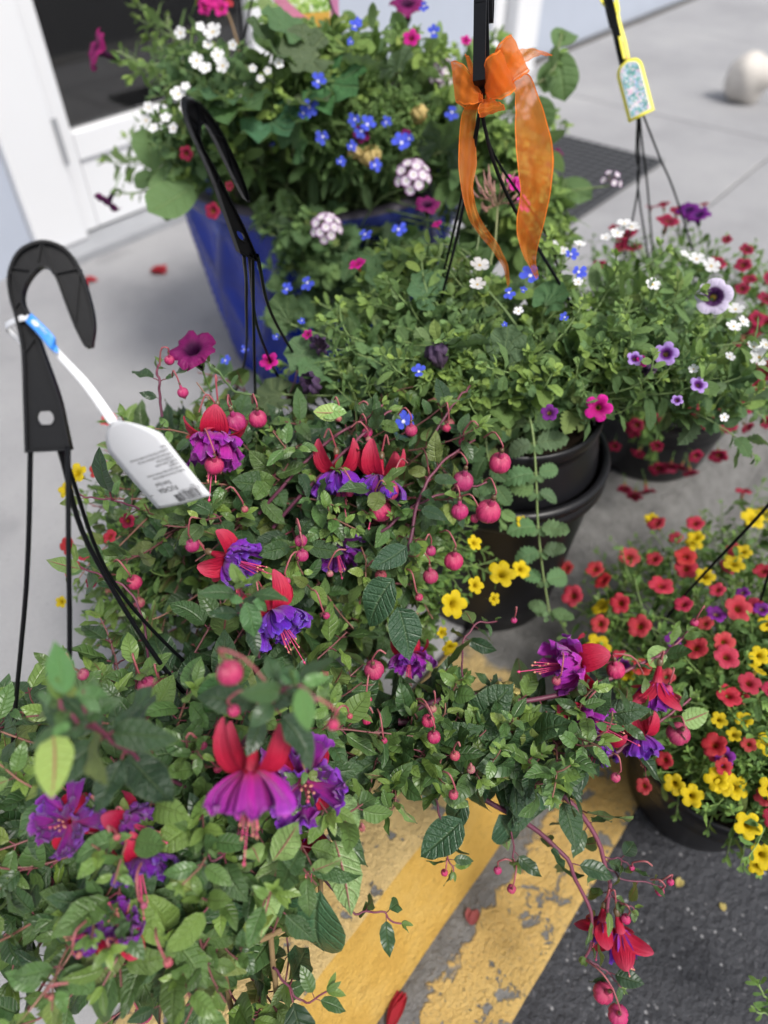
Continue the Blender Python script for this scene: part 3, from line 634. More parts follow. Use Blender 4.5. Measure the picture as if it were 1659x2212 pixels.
trect(-hw * 0.82, hw * 0.80, 0.826 * u_, 0.832 * u_); mb.build('rule', M['ink'], tagr, False)
mb = MB(); x = -hw * 0.84; random.seed(3)
while x < -hw * 0.02:
    w = random.choice((0.0003, 0.0003, 0.0006, 0.0009)); trect(x, x + w, 0.875 * u_, 0.965 * u_); x += w + random.choice((0.0004, 0.0006, 0.0009))
mb.build('barcode', M['ink'], tagr, False)
printed('print', text_part('print', "7 25709 71001 9", 0.0046, -hw * 0.93, 0.842 * u_, M['ink'], tagr, TM(), 'LEFT', 0.72))
random.seed(11)
mb = MB(); strip(mb, [(Pd(236, 918, D0), Pd(255, 908, D0)), (Pd(180, 838, D0 - .002), Pd(194, 825, D0 - .002)), (Pd(116, 765, 0.508), Pd(130, 757, 0.508)), (Pd(62, 700, 0.500), Pd(76, 686, 0.500)), (Pd(40, 690, 0.503), Pd(50, 683, 0.500))], 30)
mb.v = [a - tl for a in mb.v]; thicken(mb.build('strap', M['tag_white'], tagr), 0.0005)
mb = MB(); strip(mb, [(Pd(56, 692, 0.500), Pd(48, 680, 0.500)), (Pd(30, 700, 0.506), Pd(28, 688, 0.506)), (Pd(14, 712, 0.516), Pd(12, 698, 0.516)), (Pd(20, 722, 0.528), Pd(18, 706, 0.528)), (Pd(60, 762, 0.534), Pd(56, 740, 0.534))], 24)
mb.v = [a - tl for a in mb.v]; thicken(mb.build('strap_loop', M['tag_white'], tagr), 0.0005)
LB = [(Pd(54, 694, 0.497), Pd(67, 676, 0.497)), (Pd(82, 722, 0.497), Pd(96, 704, 0.497)), (Pd(105, 750, 0.4985), Pd(118, 728, 0.4985)), (Pd(116, 759, 0.502), Pd(121, 742, 0.504)), (Pd(125, 763, 0.503), Pd(127, 757, 0.503))]
mb = MB(); strip(mb, LB, 20); mb.v = [a - tl for a in mb.v]; lbl = thicken(mb.build('blue_label', M['label_blue'], tagr), 0.0004)
c = Pd(76, 698, 0.4962) - tl; dx = nrm(Pd(96, 720, 0.4962) - Pd(66, 690, 0.4962)); nz_ = nrm(C0 - Pd(80, 700, 0.496)); dy = nrm(np.cross(nz_, dx))
mb = MB(); V = [c] + [c + dx * 0.0030 * math.cos(6.2832 * j / 20) + dy * 0.0016 * math.sin(6.2832 * j / 20) for j in range(20)]
mb.add(V, [(0, 1 + j, 1 + (j + 1) % 20) for j in range(20)]); mb.build('label_oval', M['tag_white'], tagr, False)
LM = Matrix(((-dx[0], -dy[0], nz_[0], c[0]), (-dx[1], -dy[1], nz_[1], c[1]), (-dx[2], -dy[2], nz_[2], c[2]), (0, 0, 0, 1)))
text_part('print', 'AA', 0.0024, 0, -0.0008, M['ink'], tagr, LM @ Matrix.Translation((0, 0, 0.0003)), 'CENTER')
text_part('print', 'organic', 0.0030, -0.0108, -0.0010, M['tag_white'], tagr, LM @ Matrix.Translation((0, 0, 0.0002)), 'LEFT')

# yellow arched tag
M['tag_yellow'] = plain('tag_yellow', (0.80, 0.72, 0.07), 0.4)
def photo_mat(name, scale, stops):
    m, nt, p, o = new_mat(name); k = NT(nt); oc = objcoord(k)
    vor = k.n('ShaderNodeTexVoronoi'); vor.inputs['Scale'].default_value = scale; k.l(oc, vor.inputs['Vector'])
    sc_ = k.n('ShaderNodeSeparateColor'); k.l(vor.outputs['Color'], sc_.inputs[0])
    f = k.math('ADD', k.math('MULTIPLY', sc_.outputs[0], 0.45), k.math('MULTIPLY', k.noise(oc, scale * 0.25, 3), 0.6))
    k.l(k.ramp(f, stops), p.inputs['Base Color']); p.inputs['Roughness'].default_value = 0.35; return m
M['photo_a'] = photo_mat('tag_photo', 320, [(0.25, (0.10, 0.22, 0.26)), (0.42, (0.16, 0.40, 0.32)), (0.52, (0.30, 0.44, 0.62)), (0.62, (0.66, 0.68, 0.66)), (0.75, (0.66, 0.40, 0.55)), (0.85, (0.75, 0.75, 0.72))])
yt = empty('care_tag', Pd(1345, 130, 1.06), 'yellow arched care tag with a flower picture on the far hook', 'plant tag')
yl = np.array(yt.location); YD = 1.055
y0 = Pd(1354, 128, YD); yb0 = Pd(1358, 266, YD + .01); yb1 = Pd(1414, 237, YD - .01)
ax = nrm((yb0 + yb1) / 2 - y0); ex = yb1 - yb0; yw = np.linalg.norm(ex); ex = nrm(ex - ax * (ex @ ax)); yn = np.cross(ex, ax); yn = -yn if yn @ FW > 0 else yn; YL = np.linalg.norm((yb0 + yb1) / 2 - y0)
def arch(mb, inset, lift, sk=True):
    hw_ = yw / 2 - inset; V = []; nr_ = 20; b0, b1 = inset, YL - inset
    for i in range(nr_):
        q = i / (nr_ - 1); b = b0 + (b1 - b0) * q; dd = hw_
        if b - b0 < hw_: dd = math.sqrt(max(1e-9, hw_ ** 2 - (hw_ - (b - b0)) ** 2))
        for s_ in (-1, 0, 1): V.append(y0 - yl + ex * dd * s_ + ax * b + yn * lift)
    mb.add(V, grid_faces(nr_, 3))
mb = MB(); arch(mb, 0, 0); thicken(mb.build('plate', M['tag_yellow'], yt), 0.0006)
mb = MB(); arch(mb, 0.0045, 0.0007); mb.build('white_border', M['tag_white'], yt, False)
mb = MB(); arch(mb, 0.0058, 0.0012); mb.build('picture', M['photo_a'], yt, False)
mb = MB(); strip(mb, [(Pd(1346, 128, YD), Pd(1361, 126, YD)), (Pd(1338, 92, YD), Pd(1353, 88, YD)), (Pd(1333, 62, YD), Pd(1340, 40, YD)), (Pd(1331, 20, YD), Pd(1337, 16, YD)), (Pd(1326, -10, YD), Pd(1334, -12, YD))], 20); mb.v = [a - yl for a in mb.v]; thicken(mb.build('strap', M['tag_yellow'], yt), 0.0006)
mb = MB(); strip(mb, [(Pd(1326, 8, YD - .01), Pd(1336, 4, YD - .01)), (Pd(1332, 32, YD - .012), Pd(1339, 24, YD - .012)), (Pd(1324, 12, YD - .008), Pd(1328, 4, YD - .008)), (Pd(1305, 14, YD + .005), Pd(1309, 8, YD + .005)), (Pd(1292, -6, YD + .015), Pd(1298, -10, YD + .015))], 22); mb.v = [a - yl for a in mb.v]; thicken(mb.build('strap_loop', M['tag_yellow'], yt), 0.0006)
M['red_ink'] = plain('red_ink', (0.6, 0.25, 0.08), 0.5)
mb = MB(); random.seed(5)
for i in range(9):
    y = 88 + i * 4.4; a = Pd(1343 + (y - 88) * 0.23, y, YD - 0.001); mb.add([a - yl, a - yl + RV * .0045, a - yl + RV * .0045 - UPV * .0017, a - yl - UPV * .0017], [(0, 3, 2, 1)])
mb.build('print_marks', M['red_ink'], yt, False)

# picture tag with pink ribbon above the blue pot
pt = empty('picture_tag', Pd(660, 40, 1.27), 'picture tag with orange band among the blue pot flowers', 'plant tag'); pl_ = np.array(pt.location)
M['photo_b'] = photo_mat('tag_photo_green', 260, [(0.3, (0.12, 0.24, 0.04)), (0.5, (0.30, 0.48, 0.10)), (0.66, (0.45, 0.60, 0.20)), (0.74, (0.75, 0.78, 0.75))])
M['band'] = plain('orange_band', (0.62, 0.36, 0.06), 0.5)
def quad(mb, a, b, c, d): mb.add([a, b, c, d], [(0, 1, 2, 3)])
mb = MB(); quad(mb, Pd(592, 105, 1.30) - pl_, Pd(714, 92, 1.28) - pl_, Pd(714, -60, 1.22) - pl_, Pd(592, -60, 1.24) - pl_); thicken(mb.build('card', M['photo_b'], pt, False), 0.0008)
mb = MB(); quad(mb, Pd(596, 66, 1.278) - pl_, Pd(713, 55, 1.26) - pl_, Pd(713, 24, 1.248) - pl_, Pd(596, 36, 1.266) - pl_); mb.build('orange_band', M['band'], pt, False)

# ------------------------------------------------------------------ ribbons
def ribbon_mat(name, col, alpha, edge):
    m, nt, p, out = new_mat(name); k = NT(nt)
    uv = k.n('ShaderNodeUVMap', uv_map='UV').outputs[0]; sp = k.n('ShaderNodeSeparateXYZ'); k.l(uv, sp.inputs[0])
    e = k.math('ABSOLUTE', k.math('MULTIPLY_ADD', sp.outputs[0], 2.0, -1.0)); ed = k.step(e, 0.88, 0.93)
    cx = k.n('ShaderNodeCombineXYZ'); k.l(k.math('MULTIPLY', sp.outputs[0], 90.0), cx.inputs[0]); k.l(k.math('MULTIPLY', sp.outputs[1], 9.0), cx.inputs[1])
    w = k.noise(cx.outputs[0], 1.0, 3)
    c = k.mix(k.math('MULTIPLY', w, 0.18), col, tuple(q * 0.7 for q in col)); k.l(c, p.inputs['Base Color'])
    p.inputs['Roughness'].default_value = 0.75; p.inputs['Specular IOR Level'].default_value = 0.12; k.l(k.bump(w, 0.5, 0.004), p.inputs['Normal']); p.inputs['Sheen Weight'].default_value = 0.4; p.inputs['Sheen Tint'].default_value = (1, 0.8, 0.6, 1)
    tr = k.n('ShaderNodeBsdfTranslucent'); k.l(c, tr.inputs['Color']); m1 = k.n('ShaderNodeMixShader'); m1.inputs[0].default_value = 0.45
    k.l(p.outputs[0], m1.inputs[1]); k.l(tr.outputs[0], m1.inputs[2])
    tp = k.n('ShaderNodeBsdfTransparent'); tp.inputs['Color'].default_value = (1, 0.85, 0.7, 1)
    m2 = k.n('ShaderNodeMixShader'); a = k.math('MAXIMUM', k.math('MULTIPLY', ed, edge), k.math('ADD', alpha - 0.03, k.math('MULTIPLY', w, 0.06))); k.l(a, m2.inputs[0])
    k.l(tp.outputs[0], m2.inputs[1]); k.l(m1.outputs[0], m2.inputs[2]); k.l(m2.outputs[0], out.inputs['Surface']); return m
M['organza'] = ribbon_mat('organza', (0.95, 0.24, 0.025), 0.50, 0.92)
M['pink_ribbon'] = ribbon_mat('pink_ribbon', (0.70, 0.20, 0.45), 0.85, 0.95)
bow = empty('ribbon_bow', Pd(1046, 215, 0.735), 'orange sheer ribbon bow with long tails tied to the middle hook', 'bow'); bl_ = np.array(bow.location)
def bow_strip(name, secs, n=36, m=6, sag=0.0):
    mb = MB(); strip(mb, [(Pd(*a), Pd(*b)) for a, b in secs], n, 12, sag); ph = rnd(0, 6)
    mb.v = [q - bl_ + np.array([FW * .0010 * (math.sin(i % 13 * 1.3 + i // 13 * .35 + ph) + .8 * math.sin(i // 13 * 1.1 - i % 13 * .5 + 2 * ph)) for i in range(len(q))]) for q in mb.v]; return mb.build(name, M['organza'], bow)
bow_strip('tail', [((1030, 215, .742), (1042, 222, .742)), ((1000, 240, .745), (1030, 240, .748)), ((992, 300, .75), (1026, 296, .76)), ((991, 370, .755), (1030, 352, .775)), ((1003, 440, .775), (1022, 410, .775)), ((1022, 488, .79), (1038, 474, .78)), ((1058, 535, .80), (1074, 524, .79)), ((1086, 578, .81), (1096, 570, .80)), ((1097, 620, .82), (1101, 612, .82))], 50)
bow_strip('tail', [((1060, 215, .735), (1075, 205, .735)), ((1108, 196, .72), (1135, 158, .72)), ((1113, 230, .725), (1168, 222, .735)), ((1112, 290, .735), (1192, 300, .755)), ((1117, 350, .745), (1196, 352, .77)), ((1124, 415, .77), (1188, 425, .765)), ((1115, 485, .785), (1174, 490, .77)), ((1126, 540, .79), (1158, 555, .79)), ((1158, 600, .80), (1163, 598, .80))], 50, sag=0.006)
bow_strip('tail', [((1060, 205, .742), (1066, 222, .742)), ((1110, 115, .752), (1120, 150, .755)), ((1135, 106, .76), (1140, 132, .76)), ((1165, 108, .768), (1163, 120, .768)), ((1193, 118, .775), (1192, 121, .775))], 30)
def loop(p0, pts, w):   # ribbon that leaves the knot, rounds a bend and comes back; w = half width vector in px (x, y, depth)
    secs = []
    for (x, y, d), k_ in pts: secs.append(((x - w[0] * k_, y - w[1] * k_, d - w[2] * k_), (x + w[0] * k_, y + w[1] * k_, d + w[2] * k_)))
    return bow_strip('loop', secs, 44, 6)
loop(0, [((1050, 206, .730), .18), ((1052, 190, .716), .55), ((1064, 172, .704), 1.0), ((1084, 160, .700), 1.05), ((1098, 150, .708), 1.05), ((1096, 146, .724), 1.0), ((1078, 160, .736), .9), ((1056, 200, .742), .3)], (15, 43, .003))
loop(0, [((1052, 206, .732), .18), ((1072, 172, .722), .7), ((1092, 140, .708), 1.0), ((1112, 122, .704), 1.05), ((1124, 114, .712), 1.05), ((1118, 114, .730), 1.0), ((1094, 140, .744), .8), ((1058, 200, .746), .3)], (19, 38, .004))
loop(0, [((1042, 206, .728), .18), ((1026, 194, .720), .7), ((1004, 182, .720), 1.0), ((984, 176, .726), 1.0), ((980, 178, .738), 1.0), ((1000, 190, .750), 1.0), ((1024, 204, .750), .7), ((1042, 210, .742), .25)], (5, 44, .003))
loop(0, [((1042, 202, .738), .18), ((1032, 176, .732), .7), ((1022, 156, .734), 1.0), ((1012, 150, .742), 1.0), ((1016, 152, .756), 1.0), ((1030, 176, .756), .8), ((1042, 206, .745), .25)], (8, 32, .0))
loop(0, [((1050, 214, .728), .25), ((1054, 226, .720), .8), ((1062, 238, .722), 1.0), ((1064, 245, .732), 1.0), ((1060, 238, .744), .9), ((1050, 218, .742), .3)], (27, -9, .004))
loop(0, [((1044, 212, .722), .6), ((1036, 210, .722), .8), ((1034, 214, .735), .8), ((1048, 222, .742), .8), ((1058, 214, .735), .8), ((1052, 208, .722), .6)], (3, 14, 0))
pr_ = empty('pink_ribbon', Pd(650, 40, 1.22), 'pink ribbon tied across the picture tag above the blue pot', 'ribbon'); pl2 = np.array(pr_.location)
mb = MB(); strip(mb, [(Pd(570, -30, 1.20), Pd(590, -40, 1.20)), (Pd(590, 0, 1.215), Pd(612, -8, 1.215)), (Pd(630, 38, 1.23), Pd(645, 24, 1.23)), (Pd(662, 70, 1.24), Pd(672, 48, 1.24)), (Pd(668, 78, 1.245), Pd(670, 74, 1.245))], 24); mb.v = [a - pl2 for a in mb.v]; mb.build('tail', M['pink_ribbon'], pr_)
mb = MB(); strip(mb, [(Pd(712, -30, 1.24), Pd(730, -30, 1.24)), (Pd(713, 30, 1.26), Pd(732, 24, 1.26)), (Pd(716, 70, 1.275), Pd(734, 66, 1.275)), (Pd(722, 90, 1.285), Pd(733, 88, 1.285))], 20); mb.v = [a - pl2 for a in mb.v]; mb.build('tail', M['pink_ribbon'], pr_)
bh = empty('hanger', Pd(525, 150, 1.25), 'thin black hanger wires rising from the flowers of the blue pot', 'hanger')
wire(bh, [Pd(560, -60, 1.18), Pd(540, 20, 1.20), Pd(522, 130, 1.27), Pd(512, 270, 1.36), BP + [-0.12, -0.1, 0.44]], 0.0020)
wire(bh, [Pd(512, -60, 1.20), Pd(520, 60, 1.24), Pd(522, 150, 1.29), BP + [-0.16, 0.05, 0.44]], 0.0020)
wire(bh, [Pd(690, -60, 1.18), Pd(725, 40, 1.25), Pd(760, 130, 1.33), Pd(790, 185, 1.38), BP + [0.10, 0.0, 0.44]], 0.0020)

# ------------------------------------------------------------------ plant templates
def leaf_template(kind, var):
    rg = np.random.default_rng(hash_(kind) + var * 101)
    prm = {   # half width, base exponent, tip exponent, rows, tooth
        'fuchsia': (0.245, 0.72, 1.02, 9, 0.03), 'broad': (0.30, 0.62, 0.90, 8, 0.0), 'soft': (0.29, 0.75, 0.60, 7, 0.0), 'small': (0.165, 0.9, 0.55, 6, 0.0), 'oblong': (0.175, 0.75, 0.75, 7, 0.0), 'narrow': (0.105, 0.8, 0.6, 6, 0.0), 'tooth': (0.33, 0.5, 0.62, 13, 0.17), 'tip': (0.20, 0.7, 0.9, 6, 0.0)}[kind]
    hw, ea, eb, nr, tooth = prm
    nc = 5; cols = np.array([-1, -0.5, 0, 0.5, 1]); V = []; UVs = []
    curl = rg.uniform(0.25, 1.15) * (1 if rg.random() < 0.85 else -0.6); fold = rg.uniform(0.15, 0.75); wave = rg.uniform(0.0, 0.05); ph = rg.uniform(0, 6); bend = rg.uniform(-0.16, 0.16)
    pk = ea / (ea + eb); norm = pk ** ea * (1 - pk) ** eb
    for i in range(nr + 1):
        v = i / nr; w = hw * (max(v, 1e-6) ** ea) * (max(1 - v, 0.0) ** eb) / norm
        if i in (0, nr): w = 0.004
        for u in cols:
            ww = w
            if abs(u) == 1 and tooth and 0 < i < nr: ww = w * (1 + (tooth if i % 2 else -tooth))
            x = u * ww; vy = v + (0.03 * abs(u) if tooth > 0.1 and i % 2 == 0 else 0)
            th = curl * v; y = (math.sin(th) / curl) if abs(curl) > 1e-3 else v; z = -(1 - math.cos(th)) / curl
            z += fold * abs(u) * w * (0.9 - 0.5 * abs(u)) + wave * math.sin(v * 11 + ph + (2 if u > 0 else 0)) * abs(u) + (0.02 * math.sin(v * 14) * abs(u) if kind in ('fuchsia', 'broad') else 0)
            V.append((x + bend * v * v, y, z)); UVs.append((u * 0.5 + 0.5, v))
    return np.array(V), grid_faces(nr + 1, nc), np.array(UVs)
def hash_(s): return sum((i + 1) * ord(c) for i, c in enumerate(s))
def geranium_template(var):
    rg = np.random.default_rng(900 + var); V = [(0, 0, 0)]; UVs = [(0.5, 0.02)]; ns = 27; cup = rg.uniform(0.05, 0.3)
    for k_, rr in enumerate((0.4, 0.75, 1.0)):
        for j in range(ns):
            a = R(22) + (2 * math.pi - R(44)) * j / (ns - 1) - math.pi / 2; l = abs(math.sin(3.5 * (a + math.pi / 2)))
            r = 0.5 * rr * (1 - (0.13 * (1 - l) if k_ == 2 else 0) + (0.05 * (j % 2) if k_ == 2 else 0))
            z = cup * rr * rr * 0.5 + 0.05 * rr * math.cos(7 * (a + math.pi / 2)) + 0.02 * rr * rg.normal()
            V.append((r * math.cos(a), r * math.sin(a) + 0.25, z)); UVs.append((0.5 + 0.5 * rr * math.sin(3.5 * a), rr))
    f = [(0, 1 + j, 2 + j) for j in range(ns - 1)]
    for k_ in range(2): f += [(1 + k_ * ns + j, 1 + (k_ + 1) * ns + j, 2 + (k_ + 1) * ns + j, 2 + k_ * ns + j) for j in range(ns - 1)]
    return np.array(V), f, np.array(UVs)
TPL = {}; TME = {}
LMAT = {'fuchsia': 'fuchsia_leaf', 'broad': 'fuchsia_leaf', 'tip': 'fuchsia_leaf', 'soft': 'soft_leaf', 'oblong': 'soft_leaf', 'small': 'small_leaf', 'narrow': 'small_leaf', 'tooth': 'tooth_leaf', 'geranium': 'tooth_leaf'}
for kd in LMAT:
    for v_ in range(6):
        t = geranium_template(v_) if kd == 'geranium' else leaf_template(kd, v_); TPL[kd, v_] = t
        TME[kd, v_] = MB().add(t[0], t[1], t[2]).mesh(kd + '_leaf', [M[LMAT[kd]]])

def funnel(lobes=5, notch=0.2, tube_l=0.62, ruffle=0.03, seed=0, mat='coral', flat=0.0):
    rg = np.random.default_rng(seed); na = lobes * 6; V = []; UVs = []; ph = rg.uniform(0, 6, 3)
    rings = [(-tube_l, 0.045, 0.0), (-tube_l * 0.55, 0.07, 0.05), (-0.16, 0.10, 0.12), (-0.045, 0.15, 0.24), (0.0, 0.25, 0.45), (0.018, 0.36, 0.70), (0.012 - flat, 0.44, 0.88), (-0.02 - flat * 2, 0.5, 1.0)]
    for k_, (z, r, v) in enumerate(rings):
        for j in range(na):
            a = 2 * math.pi * j / na; c = abs(math.cos(lobes * a / 2)) ** 0.45
            q = max(0, (k_ - 3) / 4); rr = r * (1 - notch * (1 - c) * q ** 1.5)
            zz = z + q * (ruffle * math.sin(a * 3 + ph[0]) + ruffle * 0.7 * math.sin(a * 8 + ph[1])) + 0.05 * q * (c - 0.6)
            V.append((rr * math.cos(a), rr * math.sin(a), zz)); UVs.append((a / 6.2832, v))
    mb = MB().add(V, [q[::-1] for q in grid_faces(len(rings), na, True)], UVs)
    for k_ in range(5):   # calyx
        a = 1.2566 * k_; d = np.array([math.cos(a), math.sin(a), 0]); t = np.array([-d[1], d[0], 0]); z0 = -tube_l
        mb.add([d * .03 - t * .03 + [0, 0, z0], d * .03 + t * .03 + [0, 0, z0], d * .11 + t * .035 + [0, 0, z0 + .16], d * .15 + [0, 0, z0 + .30], d * .11 - t * .035 + [0, 0, z0 + .16]], [(0, 1, 2, 3, 4)], [(0.5, .5)] * 5, mi=1)
    tube(mb, [(0, 0, -tube_l), (0.02, 0.03, -tube_l - 0.25), (0.0, 0.10, -tube_l - 0.6)], 0.022, 0.02, mi=1)
    return mb.mesh('flower', [M[mat], M['calyx']])
def petals(n=5, length=0.5, width=0.2, notch=0.0, cup=0.05, mat='white', r0=0.05, angles=None, lens=None, seed=0, stemlen=0.4):
    rg = np.random.default_rng(seed); mb = MB()
    for k_ in range(n):
        a = (angles[k_] if angles else 2 * math.pi * k_ / n); L = length * (lens[k_] if lens else 1); w_ = width * (1 if not lens else (0.5 + 0.5 * lens[k_]))
        d = np.array([math.cos(a), math.sin(a), 0]); t = np.array([-d[1], d[0], 0]); V = []; UVs = []
        for i in range(5):
            v = i / 4; w = w_ * (0.28 + 0.95 * math.sin(v * 2.2)) * (0.8 if i == 4 else 1)
            for u in (-1, 0, 1):
                r = r0 + (L - r0) * v - (notch * L if (i == 4 and u == 0) else 0) - (0.10 * L * abs(u) if i == 4 else 0)
                V.append(d * r + t * u * w + np.array([0, 0, cup * v * v + 0.03 * abs(u) * math.sin(3 * v) + rg.normal() * 0.008])); UVs.append((k_ / n + u * 0.05, 0.15 + 0.85 * v))
        mb.add(V, grid_faces(5, 3), UVs)
    V = [(0, 0, 0.035)] + [(0.075 * math.cos(6.2832 * j / 8), 0.075 * math.sin(6.2832 * j / 8), 0.008) for j in range(8)]
    mb.add(V, [(0, 1 + j, 1 + (j + 1) % 8) for j in range(8)], [(0, 0.0)] * 9)
    tube(mb, [(0, 0, 0), (0, 0, -0.22), (0.02, 0.02, -stemlen)], 0.05, 0.025, mi=1)
    return mb.mesh('flower', [M[mat], M['calyx']])
M['calyx'] = plain('calyx_green', (0.13, 0.24, 0.06), 0.55, var=0.4, scale=30)
FL = {}
for nm, kw in dict(coral=dict(notch=.22), yellow=dict(notch=.36), violet=dict(notch=.26), crimson=dict(notch=.24), magenta=dict(notch=.40), burgundy=dict(notch=.26, ruffle=.06, flat=.02), lavender=dict(notch=.16, ruffle=.015), lilac=dict(notch=.34)).items():
    FL[nm] = [funnel(mat=nm, seed=s_, **kw) for s_ in range(4)]
FL['lobelia'] = [petals(5, .5, .13, 0, .05, 'lobelia', angles=[R(-90), R(-148), R(-32), R(60), R(120)], lens=[1, 1, 1, .72, .72], seed=s_, stemlen=.5) for s_ in range(3)]
FL['white'] = [petals(5, .5, .155, .05, .09, 'white', seed=s_) for s_ in range(3)]
FL['verbena'] = [petals(5, .5, .19, .18, .05, 'verbena', seed=s_, stemlen=.9) for s_ in range(2)]
def crumple(mat, seed):
    rg = np.random.default_rng(seed); V = []; UVs = []; n = 22
    for i in range(9):
        for j in range(n):
            a = 6.2832 * j / n; v = i / 8; r = 0.5 * math.sin(0.15 + v * 2.2) * (1 + 0.30 * math.sin(7 * a + 3 * v) + rg.normal() * 0.10)
            V.append((r * math.cos(a), r * math.sin(a) * 0.75, (v - 0.5) * 0.9 + rg.normal() * 0.05)); UVs.append((j / n, v))
    return MB().add(V, grid_faces(9, n, True), UVs).mesh('wilted_flower', [M[mat]])
FL['dry'] = [crumple('dry', 1)]; FL['wilt'] = [crumple('wilt', 2), crumple('wilt', 3)]
# fuchsia: bud (tip along +Z), flower tube, sepals, petals, stamens
def bud_mesh(seed=0, pointy=0.12, open_=0.0):
    V = []; UVs = []; n = 32; prof = []
    for i in range(15):
        th = math.pi * i / 14; prof.append((0.5 * math.sin(th) ** 0.85, -0.46 * math.cos(th), i / 14))
    for r, z, v in prof:
        for j in range(n):
            a = 6.2832 * j / n; g = abs(math.sin(2 * a)); seam = math.exp(-(g / 0.16) ** 2)
            rr = r * (1 - 0.13 * seam * math.sin(math.pi * v) + 0.012 * math.cos(24 * a)); zz = z + (pointy * max(0, (v - 0.86) / 0.14) ** 1.5)
            V.append((rr * math.cos(a), rr * math.sin(a), zz)); UVs.append((j / n, 1 - v if False else v))
    mb = MB().add(V, grid_faces(15, n, True), UVs)
    tube(mb, [(0, 0, -0.42), (0, 0, -0.58), (0, 0, -0.80)], 0.15, 0.10, sides=10, mi=0)
    V = []; 
    for i in range(7):
        th = math.pi * i / 6
        for j in range(10): a = 6.2832 * j / 10; V.append((0.105 * math.sin(th) * math.cos(a), 0.105 * math.sin(th) * math.sin(a), -0.90 - 0.15 * math.cos(th)))
    mb.add(V, grid_faces(7, 10, True), [(0, 0)] * 70, mi=1)
    return mb.mesh('bud', [M['bud'], M['ovary']])
M['ovary'] = plain('ovary_brown', (0.13, 0.085, 0.045), 0.4, var=0.4, scale=20)
BUDS = [bud_mesh(0, .14), bud_mesh(1, .24), bud_mesh(2, .10)]
def sheet(mb, base_r, ang, prof, wfun, nv=7, ruff=0.0, ph=0.0, nc=5, cupx=0.0):
    d = np.array([math.cos(ang), math.sin(ang), 0]); t = np.array([-d[1], d[0], 0]); P = catmull([(r, 0, z) for r, z in prof], nv); V = []; UVs = []
    for i in range(nv):
        v = i / (nv - 1); w = wfun(v)
        T = P[min(i + 1, nv - 1)] - P[max(i - 1, 0)]; T = T / (np.linalg.norm(T) + 1e-9); Nn = np.array([-T[2], 0, T[0]])
        for u in np.linspace(-1, 1, nc):
            q = P[i] + Nn * (cupx * u * u * w + ruff * v * (math.sin(u * 4.2 + ph + 2 * v) + .55 * math.sin(u * 9.5 + 2 * ph)))
            V.append(d * q[0] + t * u * w + np.array([0, 0, q[2]])); UVs.append((u * 0.5 + 0.5, v))
    mb.add(V, grid_faces(nv, nc), UVs)
def fuchsia_parts(reflex, opening, seed):
    rg = np.random.default_rng(seed)
    mb = MB(); V = []
    for i in range(7):
        th = math.pi * i / 6
        for j in range(10): a = 6.2832 * j / 10; V.append((0.075 * math.sin(th) * math.cos(a), 0.075 * math.sin(th) * math.sin(a), -0.42 - 0.11 * math.cos(th)))
    mb.add(V, grid_faces(7, 10, True), [(0, 0)] * 70, mi=1)
    lathe(mb, [(0.05, -0.34), (0.075, -0.22), (0.095, -0.08), (0.11, 0.02)], 12); tubem = mb.mesh('flower', [M['sepal'], M['ovary']])
    seps = []
    for k_ in range(4):
        mb = MB(); a = 1.5708 * k_ + rg.normal() * .12; e = reflex + rg.normal() * 0.07
        prof = [(0.09, 0.0), (0.22, 0.08 - 0.08 * e), (0.37, 0.07 - 0.22 * e), (0.47 + .05 * (1 - e), 0.02 - 0.40 * e), (0.49 + .10 * (1 - e), -0.02 - 0.54 * e)]
        sheet(mb, 0, a, prof, lambda v: 0.03 + 0.215 * math.sin(math.pi * min(1, v * 1.02) ** 0.8) ** 0.8, 8, 0.01, rg.uniform(0, 6), 5, 0.30)
        seps.append(mb.mesh('sepal', [M['sepal']]))
    pets = []
    for lay, (n, r, z, w, rf) in enumerate(((8, .46, .44, .24, .06), (6, .34, .50, .21, .07), (5, .18, .48, .17, .06))):
        for k_ in range(n):
            mb = MB(); a = 6.2832 * (k_ + 0.5 * lay) / n + rg.normal() * .2; o_ = opening * (1 + rg.normal() * .15)
            z = z * rg.uniform(.82, 1.15); prof = [(0.05, 0.0), (r * .62 * o_, z * .30), (r * 1.0 * o_, z * .70), (r * 1.06 * o_, z * (1.0 + .06 * rg.normal())), (r * rg.uniform(.95, 1.3) * o_, z * 1.10)]
            sheet(mb, 0, a, prof, lambda v, w=w: w * (0.18 + 0.85 * v ** 0.7) * (1 - 0.35 * max(0, (v - .85) / .15)), 9, rf * 1.05, rg.uniform(0, 6), 9, -0.25)
            pets.append(mb.mesh('petal', [M['corolla']]))
    mb = MB()
    for k_ in range(8):
        a = rg.uniform(0, 6.28); q = rg.uniform(.06, .16); L = rg.uniform(.62, .95) if k_ else 1.2
        P = [(0, 0, 0.1), (q * .5 * math.cos(a), q * .5 * math.sin(a), L * .5), (q * math.cos(a), q * math.sin(a), L)]; tube(mb, catmull(P, 6), 0.011, 0.009, sides=4)
        c = np.array(P[-1]); V = [c + np.array(d) * (0.026 if k_ else 0.032) for d in ((1, 0, 0), (-1, 0, 0), (0, 1, 0), (0, -1, 0), (0, 0, 1.6), (0, 0, -1))]
        mb.add(V, [(0, 2, 4), (2, 1, 4), (1, 3, 4), (3, 0, 4), (2, 0, 5), (1, 2, 5), (3, 1, 5), (0, 3, 5)], mi=1 if k_ else 0)
    return tubem, seps, pets, mb.mesh('stamens', [M['filament'], M['anther']])
FUC = {'reflex': fuchsia_parts(1.15, 0.95, 5), 'spread': fuchsia_parts(0.45, 0.85, 6), 'open': fuchsia_parts(0.75, 1.15, 7), 'cup': fuchsia_parts(-0.75, 0.55, 8)}

